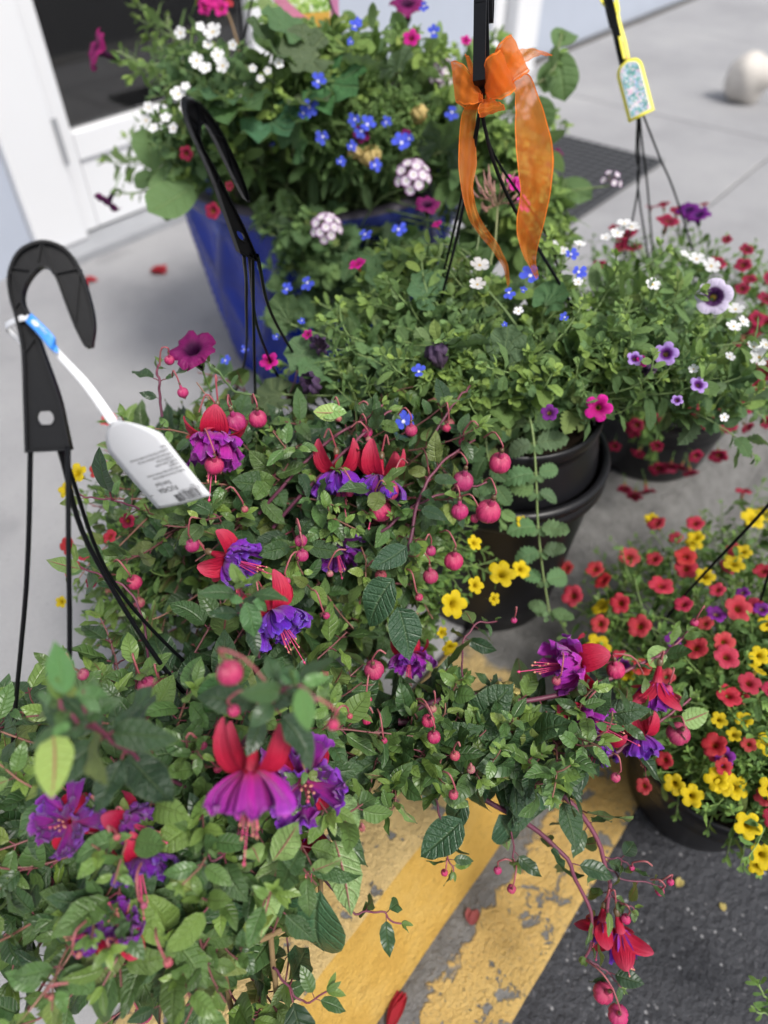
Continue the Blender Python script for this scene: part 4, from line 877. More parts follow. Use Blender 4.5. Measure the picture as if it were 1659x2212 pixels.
# ------------------------------------------------------------------ plants
def dome_hit(px, py, dome):
    c, r = np.asarray(dome[0], float), np.asarray(dome[1], float); d = ray(px, py); o = (C0 - c) / r; e = d / r
    A = e @ e; B = o @ e; Cq = o @ o - 1; D = B * B - A * Cq
    t = (-B - math.sqrt(D)) / A if D > 0 else -B / A
    P = C0 + d * t; n = nrm((P - c) / r / r)
    if D <= 0: n = nrm(n + UP * 0.2)
    return P, n
def in_poly(x, y, poly):
    c = False; j = len(poly) - 1
    for i in range(len(poly)):
        (xi, yi), (xj, yj) = poly[i], poly[j]
        if (yi > y) != (yj > y) and x < (xj - xi) * (y - yi) / (yj - yi) + xi: c = not c
        j = i
    return c
PLANTS = []
class Plant:
    def __init__(s, name, label, cat, base, pot_r=0.09, group=None, vase=None):
        s.root = empty(name, base, label, cat, group); s.base = np.array(base, float); s.pot_r = pot_r; s.L = []; s.stems = MB(); s.heroes = []; s.flowers = []; PLANTS.append(s)
    def leaf(s, kind, mtx, col): s.L.append((kind, random.randrange(6), mtx, col))
    def put_leaf(s, kind, base, D, N, size, col, pet=0.0, petcol=None):
        D = nrm(D); N = nrm(np.asarray(N) - D * (np.asarray(N) @ D)); X = np.cross(D, N); base = np.asarray(base, float)
        if pet: 
            b2 = base + D * pet; tube(s.stems, [base, base + D * pet * .5 + N * pet * .1, b2], size * 0.022, size * 0.018, petcol if petcol else (.12, .2, .06), sides=3); base = b2
        s.leaf(kind, M4(X, D, N, base, size), col)
    def stem(s, P, r0, r1, c0, c1, hero=False):
        if hero: s.heroes.append((np.asarray(P), r0, r1, c0, c1))
        else: tube(s.stems, P, r0, r1, c0, c1, sides=4)
    def flower(s, kind, loc, Z, size, tint=(1, 1, 1), spin=None):
        me = random.choice(FL[kind]); s.flowers.append(('flower' if kind not in ('dry', 'wilt') else 'wilted_flower', me, face_mat(loc, Z, size, spin), tint, None))
    def bud(s, loc, Z, size, tint=(1, 1, 1)): s.flowers.append(('bud', random.choice(BUDS), face_mat(loc, Z, size), tint, None))
    def fuchsia(s, kind, loc, Z, size, tint=(1, 1, 1), spin=None, ptint=(1, 1, 1)):
        s.flowers.append(('flower', FUC[kind], face_mat(loc, Z, size, spin), tint, ptint))
def lerp(a, b, t): return tuple(x + (y - x) * t for x, y in zip(a, b))
SP = {
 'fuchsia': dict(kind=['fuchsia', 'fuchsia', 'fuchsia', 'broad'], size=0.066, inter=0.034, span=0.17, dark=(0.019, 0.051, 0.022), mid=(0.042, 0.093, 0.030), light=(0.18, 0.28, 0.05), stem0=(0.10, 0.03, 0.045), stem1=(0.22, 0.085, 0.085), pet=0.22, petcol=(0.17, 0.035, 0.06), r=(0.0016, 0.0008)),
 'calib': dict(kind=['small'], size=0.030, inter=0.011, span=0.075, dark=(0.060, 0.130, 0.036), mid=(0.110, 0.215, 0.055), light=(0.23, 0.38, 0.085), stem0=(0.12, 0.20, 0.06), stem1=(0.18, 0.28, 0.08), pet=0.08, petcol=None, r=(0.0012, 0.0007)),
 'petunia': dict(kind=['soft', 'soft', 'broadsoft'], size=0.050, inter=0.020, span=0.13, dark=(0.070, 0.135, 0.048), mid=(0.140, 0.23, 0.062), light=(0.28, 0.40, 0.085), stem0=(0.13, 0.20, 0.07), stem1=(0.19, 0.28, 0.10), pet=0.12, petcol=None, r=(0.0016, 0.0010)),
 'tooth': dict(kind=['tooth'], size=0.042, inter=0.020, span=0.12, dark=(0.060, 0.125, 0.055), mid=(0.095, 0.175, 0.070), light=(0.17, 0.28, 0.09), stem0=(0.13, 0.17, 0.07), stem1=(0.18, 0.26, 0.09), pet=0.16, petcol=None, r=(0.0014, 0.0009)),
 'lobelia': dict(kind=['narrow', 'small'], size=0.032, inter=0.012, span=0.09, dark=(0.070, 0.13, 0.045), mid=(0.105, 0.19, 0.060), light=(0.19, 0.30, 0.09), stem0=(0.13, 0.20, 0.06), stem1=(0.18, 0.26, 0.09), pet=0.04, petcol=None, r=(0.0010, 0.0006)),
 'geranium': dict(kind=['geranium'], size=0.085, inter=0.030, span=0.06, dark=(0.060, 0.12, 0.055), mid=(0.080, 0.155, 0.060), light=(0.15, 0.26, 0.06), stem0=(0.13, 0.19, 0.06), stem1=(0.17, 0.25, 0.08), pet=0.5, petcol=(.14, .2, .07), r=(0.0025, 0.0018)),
}
SP['petunia']['kind'] = ['soft', 'oblong', 'oblong']
def shoot(pl, P, sp, ctr=None, start=None, scale=1.0, opp=True, hero=False, tip=True, dens=1.0, r=None, lightw=0.75, rough=0.7):
    P = np.asarray(P, float); seg = np.linalg.norm(np.diff(P, axis=0), axis=1); cum = np.concatenate([[0], np.cumsum(seg)]); L = cum[-1]
    ctr = pl.base if ctr is None else np.asarray(ctr); r = r or sp['r']
    pl.stem(P, r[0] * (1 + .4 * (L > .2)), r[1], sp['stem0'], sp['stem1'], hero)
    s0 = max(0.0, L - sp['span'] * scale) if start is None else start * L
    s = s0; rot = rnd(0, 3.14); n = 0
    age0 = random.random()
    while s < L * 0.985:
        t = (s - s0) / max(1e-6, L - s0); q = np.array([np.interp(s, cum, P[:, i]) for i in range(3)]); q2 = np.array([np.interp(min(L, s + .004), cum, P[:, i]) for i in range(3)]); q1 = np.array([np.interp(max(0, s - .004), cum, P[:, i]) for i in range(3)])
        T = nrm(q2 - q1); X, Y, _ = frame(T)
        sz = sp['size'] * scale * (1.05 - 0.62 * t ** 2.0) * rnd(.5, 1.15)
        out = nrm((q - ctr) * np.array([1, 1, .6]) + 1e-6)
        for k_ in ((0, 1) if opp else (0,)):
            if random.random() > 0.93 * dens: continue
            a = rot + math.pi * k_; Sd = X * math.cos(a) + Y * math.sin(a)
            D = nrm(Sd * .85 + T * (.30 + .35 * t) + UP * (-0.22 + .25 * t) + rv(.28)); N = UP * lightw + out * .45 + rv(rough)
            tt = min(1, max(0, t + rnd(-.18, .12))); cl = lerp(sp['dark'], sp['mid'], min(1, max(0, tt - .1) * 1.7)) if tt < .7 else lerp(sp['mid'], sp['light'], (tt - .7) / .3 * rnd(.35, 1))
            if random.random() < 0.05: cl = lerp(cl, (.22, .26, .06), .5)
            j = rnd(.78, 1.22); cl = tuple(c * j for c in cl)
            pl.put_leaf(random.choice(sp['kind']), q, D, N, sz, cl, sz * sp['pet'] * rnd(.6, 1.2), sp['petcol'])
        rot += R(90) + rnd(-.25, .25) if opp else R(137.5); s += sp['inter'] * scale * (1.1 - .55 * t) * rnd(.8, 1.2); n += 1
    if tip and random.random() < (.55 if 'fuchsia' in sp['kind'] else 1):
        T = nrm(P[-1] - P[-2]); X, Y, _ = frame(T); a0 = rnd(0, 6)
        for k_ in range(4):
            a = a0 + 1.57 * k_; D = (X * math.cos(a) + Y * math.sin(a)) * (.55 if k_ < 2 else .3) + T * .8
            kd = 'tip' if 'fuchsia' in sp['kind'] else sp['kind'][0]
            pl.put_leaf(kd, P[-1], D, T * .6 + UP * .7 + rv(.2), sp['size'] * scale * rnd(.22, .36), lerp(sp['mid'], sp['light'], rnd(.2, 1.0)))
def arch_path(B, E, tipdir, n=14, lift=0.5):
    B, E = np.asarray(B, float), np.asarray(E, float); d = np.linalg.norm(E - B); P1 = B + UP * d * lift * .6 + (E - B) * .15; P2 = E - nrm(tipdir) * d * .35
    t = np.linspace(0, 1, n)[:, None]; return (1 - t) ** 3 * B + 3 * (1 - t) ** 2 * t * P1 + 3 * (1 - t) * t * t * P2 + t ** 3 * E
def base_pt(pl): 
    a = rnd(0, 6.28); r = pl.pot_r * math.sqrt(random.random()); return pl.base + np.array([r * math.cos(a), r * math.sin(a), 0])
def fill(pl, polys, dome, n, sp, depth_jit=0.12, bases=None, tip_out=.7, tip_up=.25, scale=1.0, opp=True, dens=1.0, keep=None, raise_=0.0):
    xs = [p for po in polys for p in po]; x0, x1 = min(p[0] for p in xs), max(p[0] for p in xs); y0, y1 = min(p[1] for p in xs), max(p[1] for p in xs); k_ = 0; c = np.asarray(dome[0])
    while k_ < n:
        x, y = rnd(x0, x1), rnd(y0, y1)
        if not any(in_poly(x, y, po) for po in polys): continue
        P, nn = dome_hit(x, y, dome); P = P + (c - P) * random.random() ** 1.5 * depth_jit + nn * raise_
        tg = nrm(np.cross(nn, rv() + 1e-6)); td = nn * tip_out + tg * .75 + UP * tip_up * rnd(-.6, 1.2)
        b0 = base_pt(pl) if bases is None else min(bases, key=lambda q: np.linalg.norm(q - P) * rnd(.8, 1.3)) + rv(.01)
        shoot(pl, arch_path(b0, P, td), sp, c, scale=scale * rnd(.8, 1.15), opp=opp, dens=dens); k_ += 1
def fill_back(pl, dome, n, sp, scale=1.0, opp=True):     # the sides the photograph does not look at
    c, r = np.asarray(dome[0]), np.asarray(dome[1])
    for _ in range(n):
        a = rnd(R(-20), R(200)); e = rnd(-.25, .9); nn = nrm([math.cos(a), math.sin(a), e]); P = c + nn * r * rnd(.8, 1.0)
        shoot(pl, arch_path(base_pt(pl), P, nn + rv(.6)), sp, c, scale=scale, opp=opp)
def bloom(pl, kind, x, y, d, dome, z=None, face=(.6, .35, .45), jit=.3, lift=.012, tint=None, size=None):
    """d = width on the sheet; depth from the dome unless z given"""
    if z is None: P, nn = dome_hit(x, y, dome)
    else: P, nn = Pd(x, y, z), np.array([0, -.3, .9])
    P = P + nn * lift; dep = (P - C0) @ FW; Zf = nrm(nn * face[0] + UP * face[1] + nrm(C0 - P) * face[2] + rv(jit))
    j = rnd(.82, 1.12); pl.flower(kind, P, Zf, ((d * dep / FPX) if size is None else size) * rnd(.82, 1.08), tint or ((j, j * rnd(.6, 1.6), j * rnd(.6, 1.6)) if kind == 'coral' else (j, j, j)))
def scatter_bloom(pl, kinds, polys, dome, n, size, lift=.010, jit=.45, face=(.6, .35, .35)):
    xs = [p for po in polys for p in po]; x0, x1 = min(p[0] for p in xs), max(p[0] for p in xs); y0, y1 = min(p[1] for p in xs), max(p[1] for p in xs); k_ = 0
    while k_ < n:
        x, y = rnd(x0, x1), rnd(y0, y1)
        if any(in_poly(x, y, po) for po in polys): bloom(pl, random.choice(kinds), x, y, 0, dome, size=size * rnd(.8, 1.1), lift=lift * rnd(-.6, 1.3), jit=jit, face=face); k_ += 1
def hero_leaf(pl, b, t, kind='fuchsia', col=(.05, .12, .045), under=False, roll=0.0, var=None, wscale=1.0):
    B, T = Pd(*b), Pd(*t); D = nrm(T - B); L = np.linalg.norm(T - B); V = nrm(C0 - (B + T) / 2); N = V * (-.75 if under else .7) + UP * (.1 if under else .55) + RV * roll
    D_ = D; N = nrm(N - D_ * (N @ D_)); X = np.cross(D_, N); pl.L.append((kind, random.randrange(6) if var is None else var, M4(X * wscale, D_, N, B, L * 1.04), col))
def hang(pl, kind, x, y, w, dep, anchor=None, sp=None, Z=None, shootit=True, tint=None, arch=.035):
    """bud hanging from a shoot: anchor = (x, y, depth) where the pedicel leaves the shoot"""
    loc = Pd(x, y, dep); s_ = w * dep / FPX; Z = nrm(np.array([0, 0, -1.0]) + rv(.25)) if Z is None else nrm(Z)
    pl.bud(loc, Z, s_, tint or tuple(rnd(.85, 1.1) for _ in range(3)))
    e = loc - Z * s_ * 1.04
    A = Pd(*anchor) if anchor is not None else e + np.array([rnd(-.018, .018), rnd(-.01, .025), rnd(.004, .02)])
    mid = (A + e) / 2 + UP * (.010 + .15 * np.linalg.norm(A - e)); P = catmull([A, mid, e - Z * .006, e], 9); tube(pl.stems, P, .0010, .0009, (.34, .12, .12), (.30, .05, .08), sides=5)
    if shootit and sp: shoot(pl, arch_path(base_pt(pl), A, nrm(A - pl.base + UP * .1)), sp, pl.base, scale=.8)

FSP, CSP, PSP, TSP, LSP, GSP = SP['fuchsia'], SP['calib'], SP['petunia'], SP['tooth'], SP['lobelia'], SP['geranium']
# ---- front fuchsia
DF = ((-0.20, 0.31, 0.27), (0.25, 0.24, 0.19)); DA = ((0.10, 0.37, 0.26), (0.33, 0.13, 0.07))
f1 = Plant('fuchsia_plant', 'nearest fuchsia with dark leaves, purple blooms and stems trailing over the yellow kerb', 'fuchsia', FC + [0, 0, FR - .02])
PF = [(-160, 1420), (0, 1395), (120, 1400), (260, 1430), (420, 1440), (560, 1455), (720, 1450), (840, 1470), (840, 1800), (770, 1900), (690, 2020), (640, 2120), (600, 2260), (-160, 2260)]
PA = [(780, 1460), (960, 1440), (1100, 1450), (1240, 1470), (1330, 1500), (1360, 1560), (1330, 1680), (1250, 1720), (1130, 1740), (1040, 1740), (940, 1760), (820, 1800), (770, 1700)]
fill(f1, [PF], DF, 105, FSP, depth_jit=.35); fill(f1, [PF], ((-0.20, 0.31, 0.24), (0.19, 0.19, 0.15)), 60, FSP, scale=1.15)
RUN = [Pd(x, y, d) - UP * .02 for x, y, d in ((830, 1580, .76), (900, 1560, .765), (960, 1590, .765), (1040, 1600, .77), (1080, 1640, .77), (1140, 1580, .775), (1200, 1600, .78), (1260, 1560, .785), (1300, 1600, .785))]
fill(f1, [PA], DA, 60, FSP, scale=.95, depth_jit=.4, bases=RUN); fill_back(f1, DF, 26, FSP)
for (po, dm, n_, bs) in (([PF], DF, 22, None), ([PA], DA, 12, RUN)): fill(f1, po, dm, n_, bases=bs, sp=dict(FSP, size=.042, span=.11, inter=.022, mid=(.075, .155, .04), stem0=(.16, .045, .06), stem1=(.30, .15, .11)), depth_jit=0, raise_=.028, tip_out=1.0, tip_up=.5, scale=.85, dens=.9)
# traced stems
pur0, pur1 = (0.09, 0.022, 0.05), (0.20, 0.05, 0.085)
def traced(pl, pts, r=(.0019, .0011), leaves=True, start=.0, scale=.8, c0=pur0, c1=pur1, sp=None, dens=1.0, tip=True, n=26):
    P = catmull([Pd(*p) for p in pts], n); P[1:-1] += np.array([rv(.0016) for _ in range(n - 2)]); P = catmull(P[::2], n); sp2 = dict(sp or FSP); sp2['stem0'] = c0; sp2['stem1'] = c1
    if leaves: shoot(pl, P, sp2, pl.base, start=start, scale=scale, hero=True, r=r, dens=dens, tip=tip)
    else: pl.stem(P, r[0], r[1], c0, c1, True)
traced(f1, [(860, 1560, .76), (960, 1575, .76), (1080, 1620, .765), (1200, 1705, .77), (1275, 1785, .772), (1305, 1865, .774), (1318, 1930, .775), (1305, 1985, .778)], (.0030, .0018), start=.35, scale=.78, dens=.8)
traced(f1, [(1000, 1700, .75), (1130, 1775, .765), (1210, 1835, .77), (1245, 1900, .772), (1275, 1975, .776), (1278, 2040, .78), (1262, 2070, .785)], (.0022, .0014), start=.45, scale=.75, dens=.7)
traced(f1, [(1262, 2068, .785), (1290, 2085, .785), (1325, 2110, .785), (1345, 2135, .785)], (.0011, .0008), start=.55, scale=.45, dens=.9)
traced(f1, [(1306, 1868, .774), (1340, 1895, .772), (1390, 1905, .772), (1430, 1915, .772)], (.0010, .0007), start=.6, scale=.5)
traced(f1, [(1300, 1850, .774), (1350, 1860, .768), (1375, 1885, .766)], (.0010, .0007), start=.5, scale=.45)
traced(f1, [(1315, 1930, .775), (1350, 1955, .772), (1375, 1965, .772)], (.0010, .0007), start=.5, scale=.45)
traced(f1, [(900, 1530, .75), (1000, 1500, .75), (1130, 1515, .76), (1240, 1490, .77), (1340, 1455, .785), (1440, 1405, .80), (1500, 1350, .81)], (.0026, .0014), start=.25, scale=.74, dens=.75)
traced(f1, [(1300, 1640, .775), (1370, 1602, .78), (1440, 1550, .785), (1500, 1505, .79)], (.0022, .0013), start=.3, scale=.66, dens=.8)
traced(f1, [(1120, 1560, .765), (1240, 1575, .77), (1340, 1545, .78), (1420, 1500, .785)], (.0016, .001), start=.3, scale=.62, dens=.8)
traced(f1, [(1010, 1495, .75), (998, 1440, .77), (1000, 1390, .79), (1030, 1350, .80), (1080, 1340, .80)], (.0012, .0008), start=.6, scale=.5)
traced(f1, [(700, 1900, .66), (760, 1968, .65), (820, 1970, .65), (870, 2000, .655)], (.0012, .0008), start=.55, scale=.6, dens=.8)
traced(f1, [(940, 1720, .74), (955, 1790, .75), (965, 1850, .755), (985, 1885, .76)], (.0012, .0008), start=.5, scale=.5)
traced(f1, [(1100, 1720, .76), (1105, 1790, .765), (1110, 1850, .77), (1120, 1865, .77)], (.0011, .0008), start=.6, scale=.5)
traced(f1, [(590, 2090, .62), (620, 2130, .63), (660, 2165, .63), (715, 2140, .63)], (.0012, .0008), start=.4, scale=.8)
traced(f1, [(480, 1650, .60), (560, 1560, .52), (600, 1500, .455), (640, 1480, .425), (690, 1520, .42)], (.0016, .0010), start=.55, scale=.62)
traced(f1, [(330, 1620, .60), (250, 1600, .50), (170, 1560, .44), (125, 1510, .425)], (.0015, .0010), start=.5, scale=.78)
traced(f1, [(400, 1700, .6), (300, 1640, .50), (200, 1560, .45), (180, 1480, .43)], (.0013, .0009), start=.65, scale=.62)
traced(f1, [(560, 1420, .64), (520, 1310, .58), (530, 1250, .54)], (.0013, .0009), start=.4, scale=.5)
traced(f1, [(600, 1820, .6), (520, 1800, .58), (470, 1860, .56), (440, 1840, .555)], (.0013, .0009), start=.2, scale=.6)
for a, b in (((690, 1745, .63), (692, 1990, .69)), ((585, 2020, .64), (604, 2230, .70)), ((60, 1965, .62), (122, 1872, .68)), ((500, 2180, .66), (480, 2060, .70)), ((560, 2030, .62), (650, 1990, .66))): f1.stem(np.linspace(Pd(*a), Pd(*b), 8) + np.array([rv(.0008) for _ in range(8)]), .0028, .0024, (.24, .16, .08), (.30, .21, .11), True)
lg, dk, md, yl_ = (.24, .36, .11), (.030, .078, .038), (.060, .130, .048), (.30, .40, .10)
for b, t, kd, c, un, ro in (((612, 1842, .575), (555, 1985, .59), 'fuchsia', (.18, .28, .09), True, -.3), ((722, 1815, .60), (768, 1945, .615), 'fuchsia', (.12, .21, .08), True, .2), ((690, 1925, .62), (645, 2100, .65), 'broad', (.045, .12, .055), False, 0), ((560, 1862, .56), (535, 1790, .55), 'fuchsia', (.17, .28, .08), True, 0), ((590, 1860, .56), (655, 1775, .55), 'fuchsia', (.17, .28, .08), True, 0),
        ((735, 890, .74), (675, 898, .735), 'broad', yl_, True, 0), ((690, 890, .74), (745, 885, .73), 'broad', (.17, .30, .08), False, 0), ((115, 1590, .42), (130, 1700, .43), 'broad', (.27, .36, .05), True, 0), ((880, 1180, .74), (812, 1235, .74), 'broad', dk, False, 0), ((850, 1250, .72), (770, 1345, .73), 'broad', (.035, .09, .042), False, 0), ((860, 1310, .73), (895, 1410, .75), 'broad', dk, False, 0),
        ((730, 1720, .62), (760, 1800, .64), 'broad', (.10, .19, .08), True, 0), ((1120, 1700, .755), (1220, 1740, .76), 'broad', dk, False, 0), ((1000, 1770, .74), (920, 1850, .75), 'broad', (.03, .085, .04), False, 0), ((1080, 1760, .755), (1120, 1860, .765), 'broad', dk, False, 0), ((1010, 1730, .74), (945, 1790, .75), 'broad', dk, False, 0), ((150, 1560, .42), (110, 1590, .41), 'fuchsia', (.10, .22, .07), False, 0), ((140, 1500, .42), (125, 1390, .43), 'fuchsia', (.08, .20, .06), False, 0), ((160, 1500, .43), (270, 1510, .45), 'fuchsia', (.08, .18, .06), False, 0), ((110, 1500, .42), (60, 1545, .43), 'fuchsia', (.10, .22, .07), False, 0),
        ((645, 1480, .42), (600, 1440, .43), 'fuchsia', (.07, .17, .06), False, 0), ((650, 1485, .42), (665, 1580, .41), 'fuchsia', (.10, .22, .06), False, 0), ((655, 1480, .42), (705, 1450, .42), 'fuchsia', (.10, .22, .06), False, 0), ((530, 1300, .55), (560, 1380, .56), 'fuchsia', (.07, .17, .06), False, 0), ((525, 1300, .55), (488, 1288, .55), 'fuchsia', (.08, .19, .06), False, 0), ((545, 1300, .55), (590, 1310, .56), 'fuchsia', (.07, .17, .06), False, 0),
        ((480, 1460, .56), (440, 1560, .58), 'fuchsia', (.06, .16, .05), False, 0), ((470, 1440, .6), (520, 1500, .6), 'fuchsia', (.05, .13, .05), False, 0), ((330, 1960, .56), (425, 1985, .57), 'fuchsia', (.06, .15, .05), False, 0), ((260, 2000, .55), (190, 2080, .57), 'fuchsia', (.06, .15, .05), False, 0), ((640, 1960, .6), (570, 2050, .615), 'fuchsia', (.10, .20, .06), False, 0), ((500, 1950, .58), (545, 2075, .6), 'fuchsia', (.05, .13, .05), False, 0),
        ((1240, 1600, .77), (1170, 1560, .77), 'broad', dk, False, 0), ((1300, 1560, .775), (1250, 1500, .77), 'broad', md, False, 0), ((1420, 1500, .79), (1340, 1545, .79), 'broad', (.10, .20, .06), False, 0), ((1475, 1560, .79), (1535, 1540, .80), 'broad', (.12, .22, .06), True, 0), ((1440, 1400, .80), (1385, 1440, .80), 'broad', (.15, .26, .07), True, 0)):
    hero_leaf(f1, b, t, kd, c, un, ro)
# open fuchsia blooms: kind, x, y of the corolla base, depth, image direction, toward camera, size m, corolla tint, spin
ta, tb, tc = (1.6, 1.0, 1.1), (1, 1, 1), (.75, 1.1, 1.25)
def fb(pl, kd, x, y, dep, dx, dy, tw, size, pt=tb, tint=(1, 1, 1), anchor=None, spin=None):
    if dep is None: dep = (dome_hit(x, y, DF)[0] - C0) @ FW + .012; size *= dep / .68
    Z = nrm(RV * dx - UPV * dy - FW * tw); loc = Pd(x, y, dep); pl.fuchsia(kd, loc, Z, size, tint, spin, pt); e = loc - Z * size * .52
    A = Pd(*anchor) if anchor else e + UP * .018 + np.array([rnd(-.015, .015), rnd(0, .02), 0])
    tube(pl.stems, catmull([A, (A + e) / 2 + UP * .012 - Z * .006, e], 9), .0010, .0010, (.34, .12, .12), (.32, .05, .08), sides=5)
fb(f1, 'reflex', 545, 1660, .50, .02, 1, .25, .052, ta, anchor=(590, 1510, .46), spin=.75)
fb(f1, 'open', 655, 1690, .60, .1, -.15, 1, .058, (1.0, .9, 1.1), anchor=(660, 1770, .66))
fb(f1, 'open', 150, 1775, None, .1, -.4, 1, .050, (.8, 1, .9)); fb(f1, 'spread', 268, 1770, None, 1, .25, .3, .042, (.75, 1, .8), (.8, .8, 1.0)); fb(f1, 'open', 300, 1850, None, .3, .8, .5, .044, (.6, .9, .9)); fb(f1, 'spread', 268, 2010, None, .0, -.8, .7, .046, (.85, 1, .9)); fb(f1, 'spread', 215, 2020, None, -.7, -.3, .6, .036, (.8, 1, .9))
fb(f1, 'spread', 1250, 1435, .775, -1, -.05, .35, .062, ta, anchor=(1330, 1450, .785)); fb(f1, 'spread', 1250, 1545, .775, .7, .25, .5, .055, ta, anchor=(1230, 1490, .77)); fb(f1, 'reflex', 1385, 1585, .785, .0, 1, .2, .040, tc, anchor=(1370, 1530, .785)); fb(f1, 'spread', 1300, 1590, .78, -.5, .8, .2, .045, tc)
fb(f1, 'cup', 1420, 1470, .79, -.1, 1, -.1, .050, tb, anchor=(1425, 1440, .79)); fb(f1, 'cup', 1300, 1985, .785, -.1, 1, -.2, .042, tc, anchor=(1312, 1930, .776)); fb(f1, 'cup', 1340, 2010, .778, .2, 1, -.05, .050, tc, anchor=(1318, 1925, .774)); fb(f1, 'cup', 675, 1790, .64, .0, 1, .1, .045, tb)
for x, y, w, dp, an in ((497, 1453, 58, .43, (600, 1505, .45)), (505, 1535, 28, .47, (560, 1505, .47)), (720, 1565, 26, .44, (650, 1515, .43)), (318, 1482, 44, .66, None), (352, 1478, 34, .68, None), (808, 1447, 44, .70, None), (792, 1555, 22, .70, None), (795, 1512, 18, .70, None), (925, 1557, 30, .70, (900, 1510, .71)), (937, 1592, 30, .70, (905, 1515, .71)), (1330, 1447, 40, .785, (1390, 1455, .79)), (1465, 1585, 50, .785, (1450, 1550, .785)),
        (1105, 1920, 20, .77, (1115, 1865, .77)), (1075, 1880, 18, .77, (1105, 1860, .77)), (960, 1885, 16, .755, (965, 1855, .755)), (1303, 2145, 44, .785, (1262, 2072, .785)), (1335, 2192, 44, .785, (1285, 2085, .785)), (397, 1775, 42, .63, None), (450, 1745, 24, .60, None), (470, 1660, 20, .58, None), (438, 1610, 20, .58, None), (1425, 1925, 20, .772, (1405, 1900, .772)), (1448, 1905, 16, .772, (1425, 1905, .772)), (1352, 1985, 22, .772, (1340, 1950, .772)), (1365, 1875, 12, .766, None), (250, 2030, 22, .52, None), (310, 1290 + 900, 40, .66, None), (1440, 1490, 26, .79, None), (1255, 1345 + 200, 22, .765, None), (1500, 1345, 18, .81, None), (830, 1600, 14, .70, None), (1110, 1640, 16, .75, None)):
    hang(f1, 'bud', x, y, w, dp, an, FSP if an is None else None, shootit=an is None and x < 780)
def small_buds(pl, poly, dome, n):
    k_ = 0; x0, x1 = max(0, min(p[0] for p in poly)), max(p[0] for p in poly); y0, y1 = min(p[1] for p in poly), max(p[1] for p in poly)
    while k_ < n:
        x, y = rnd(x0, x1), rnd(y0, y1)
        if not in_poly(x, y, poly): continue
        P, nn = dome_hit(x, y, dome); dep = (P - C0) @ FW - rnd(.012, .035); k_ += 1
        hang(pl, 'bud', x, y, rnd(12, 26), dep, None, None, shootit=False, tint=(rnd(.8, 1.0), rnd(1.2, 3.2), rnd(.8, 1.2)))
small_buds(f1, PF, DF, 10); small_buds(f1, PA, DA, 6)
# ---- rear fuchsia
DR = ((-0.13, 0.69, 0.31), (0.27, 0.23, 0.20))
f2 = Plant('fuchsia_plant', 'rear fuchsia with many round pink buds in front of the blue pot', 'fuchsia', RC + [0, 0, RR - .02])
PR = [(230, 960), (300, 880), (420, 870), (560, 850), (700, 830), (830, 850), (950, 870), (1050, 930), (1080, 1050), (1060, 1150), (960, 1230), (930, 1350), (920, 1440), (840, 1480), (560, 1470), (300, 1440), (180, 1380), (200, 1250), (160, 1150), (190, 1050)]
fill(f2, [PR], DR, 110, FSP, depth_jit=.35, scale=1.05); fill(f2, [PR], ((-0.13, 0.69, 0.29), (0.21, 0.18, 0.15)), 60, FSP, scale=1.2); fill_back(f2, DR, 22, FSP); fill(f2, [[(740, 1290), (930, 1290), (925, 1430), (770, 1470)]], ((-0.02, 0.60, 0.26), (0.14, 0.12, 0.10)), 16, FSP, scale=.9)
fill(f2, [PR], DR, 30, dict(FSP, size=.042, span=.11, inter=.022, mid=(.075, .155, .04), stem0=(.16, .045, .06), stem1=(.30, .15, .11)), depth_jit=0, raise_=.030, tip_out=1.0, tip_up=.5, scale=.85, dens=.9)
traced(f2, [(560, 1110, .80), (640, 1020, .79), (720, 945, .79), (790, 905, .79), (835, 870, .79)], (.0022, .0012), start=.35, scale=.62, dens=.8)
traced(f2, [(590, 1140, .80), (720, 1000, .78), (800, 925, .78), (850, 880, .78)], (.0022, .0012), start=.5, scale=.6, dens=.8)
traced(f2, [(880, 1190, .77), (900, 1100, .77), (930, 1030, .775), (970, 985, .78), (1040, 940, .78)], (.0022, .0012), start=.3, scale=.55, dens=.8)
traced(f2, [(820, 1150, .78), (900, 1090, .78), (980, 1060, .78), (1060, 1040, .78)], (.0018, .001), start=.5, scale=.5, dens=.7)
traced(f2, [(930, 960, .79), (960, 900, .80), (1000, 850, .80), (1020, 830, .80)], (.0016, .001), start=.3, scale=.55)
traced(f2, [(350, 900, .78), (345, 840, .77), (340, 800, .765), (345, 780, .765)], (.0016, .0012), start=.3, scale=.5, dens=.9)
traced(f2, [(300, 1100, .76), (250, 1080, .74), (190, 1075, .74), (160, 1060, .74)], (.0012, .0008), start=.4, scale=.7)
traced(f2, [(320, 1420, .74), (290, 1290, .73), (210, 1240, .73), (150, 1215, .74)], (.0014, .0009), start=.4, scale=.7)
fb(f2, 'spread', 465, 935, .75, .0, 1, .25, .060, ta, anchor=(430, 890, .76)); fb(f2, 'reflex', 730, 1015, .78, .1, 1, .2, .050, tc, anchor=(700, 945, .78)); fb(f2, 'reflex', 820, 1025, .78, -.1, 1, .15, .050, tc, anchor=(840, 960, .78)); fb(f2, 'reflex', 590, 1318, .70, .45, .75, .35, .052, (.7, 1.2, 1.4), anchor=(560, 1290, .70)); fb(f2, 'spread', 490, 1205, .74, 1, .3, .3, .052, (.75, 1.1, 1.3), anchor=(440, 1180, .75)); fb(f2, 'open', 725, 1180, .80, .2, .6, .8, .042, (.7, 1, .8)); fb(f2, 'open', 885, 1410, .80, 0, .8, .5, .040, (1.2, 1, 1.2)); fb(f2, 'cup', 470, 900, .75, .0, 1, 0, .034, tb)
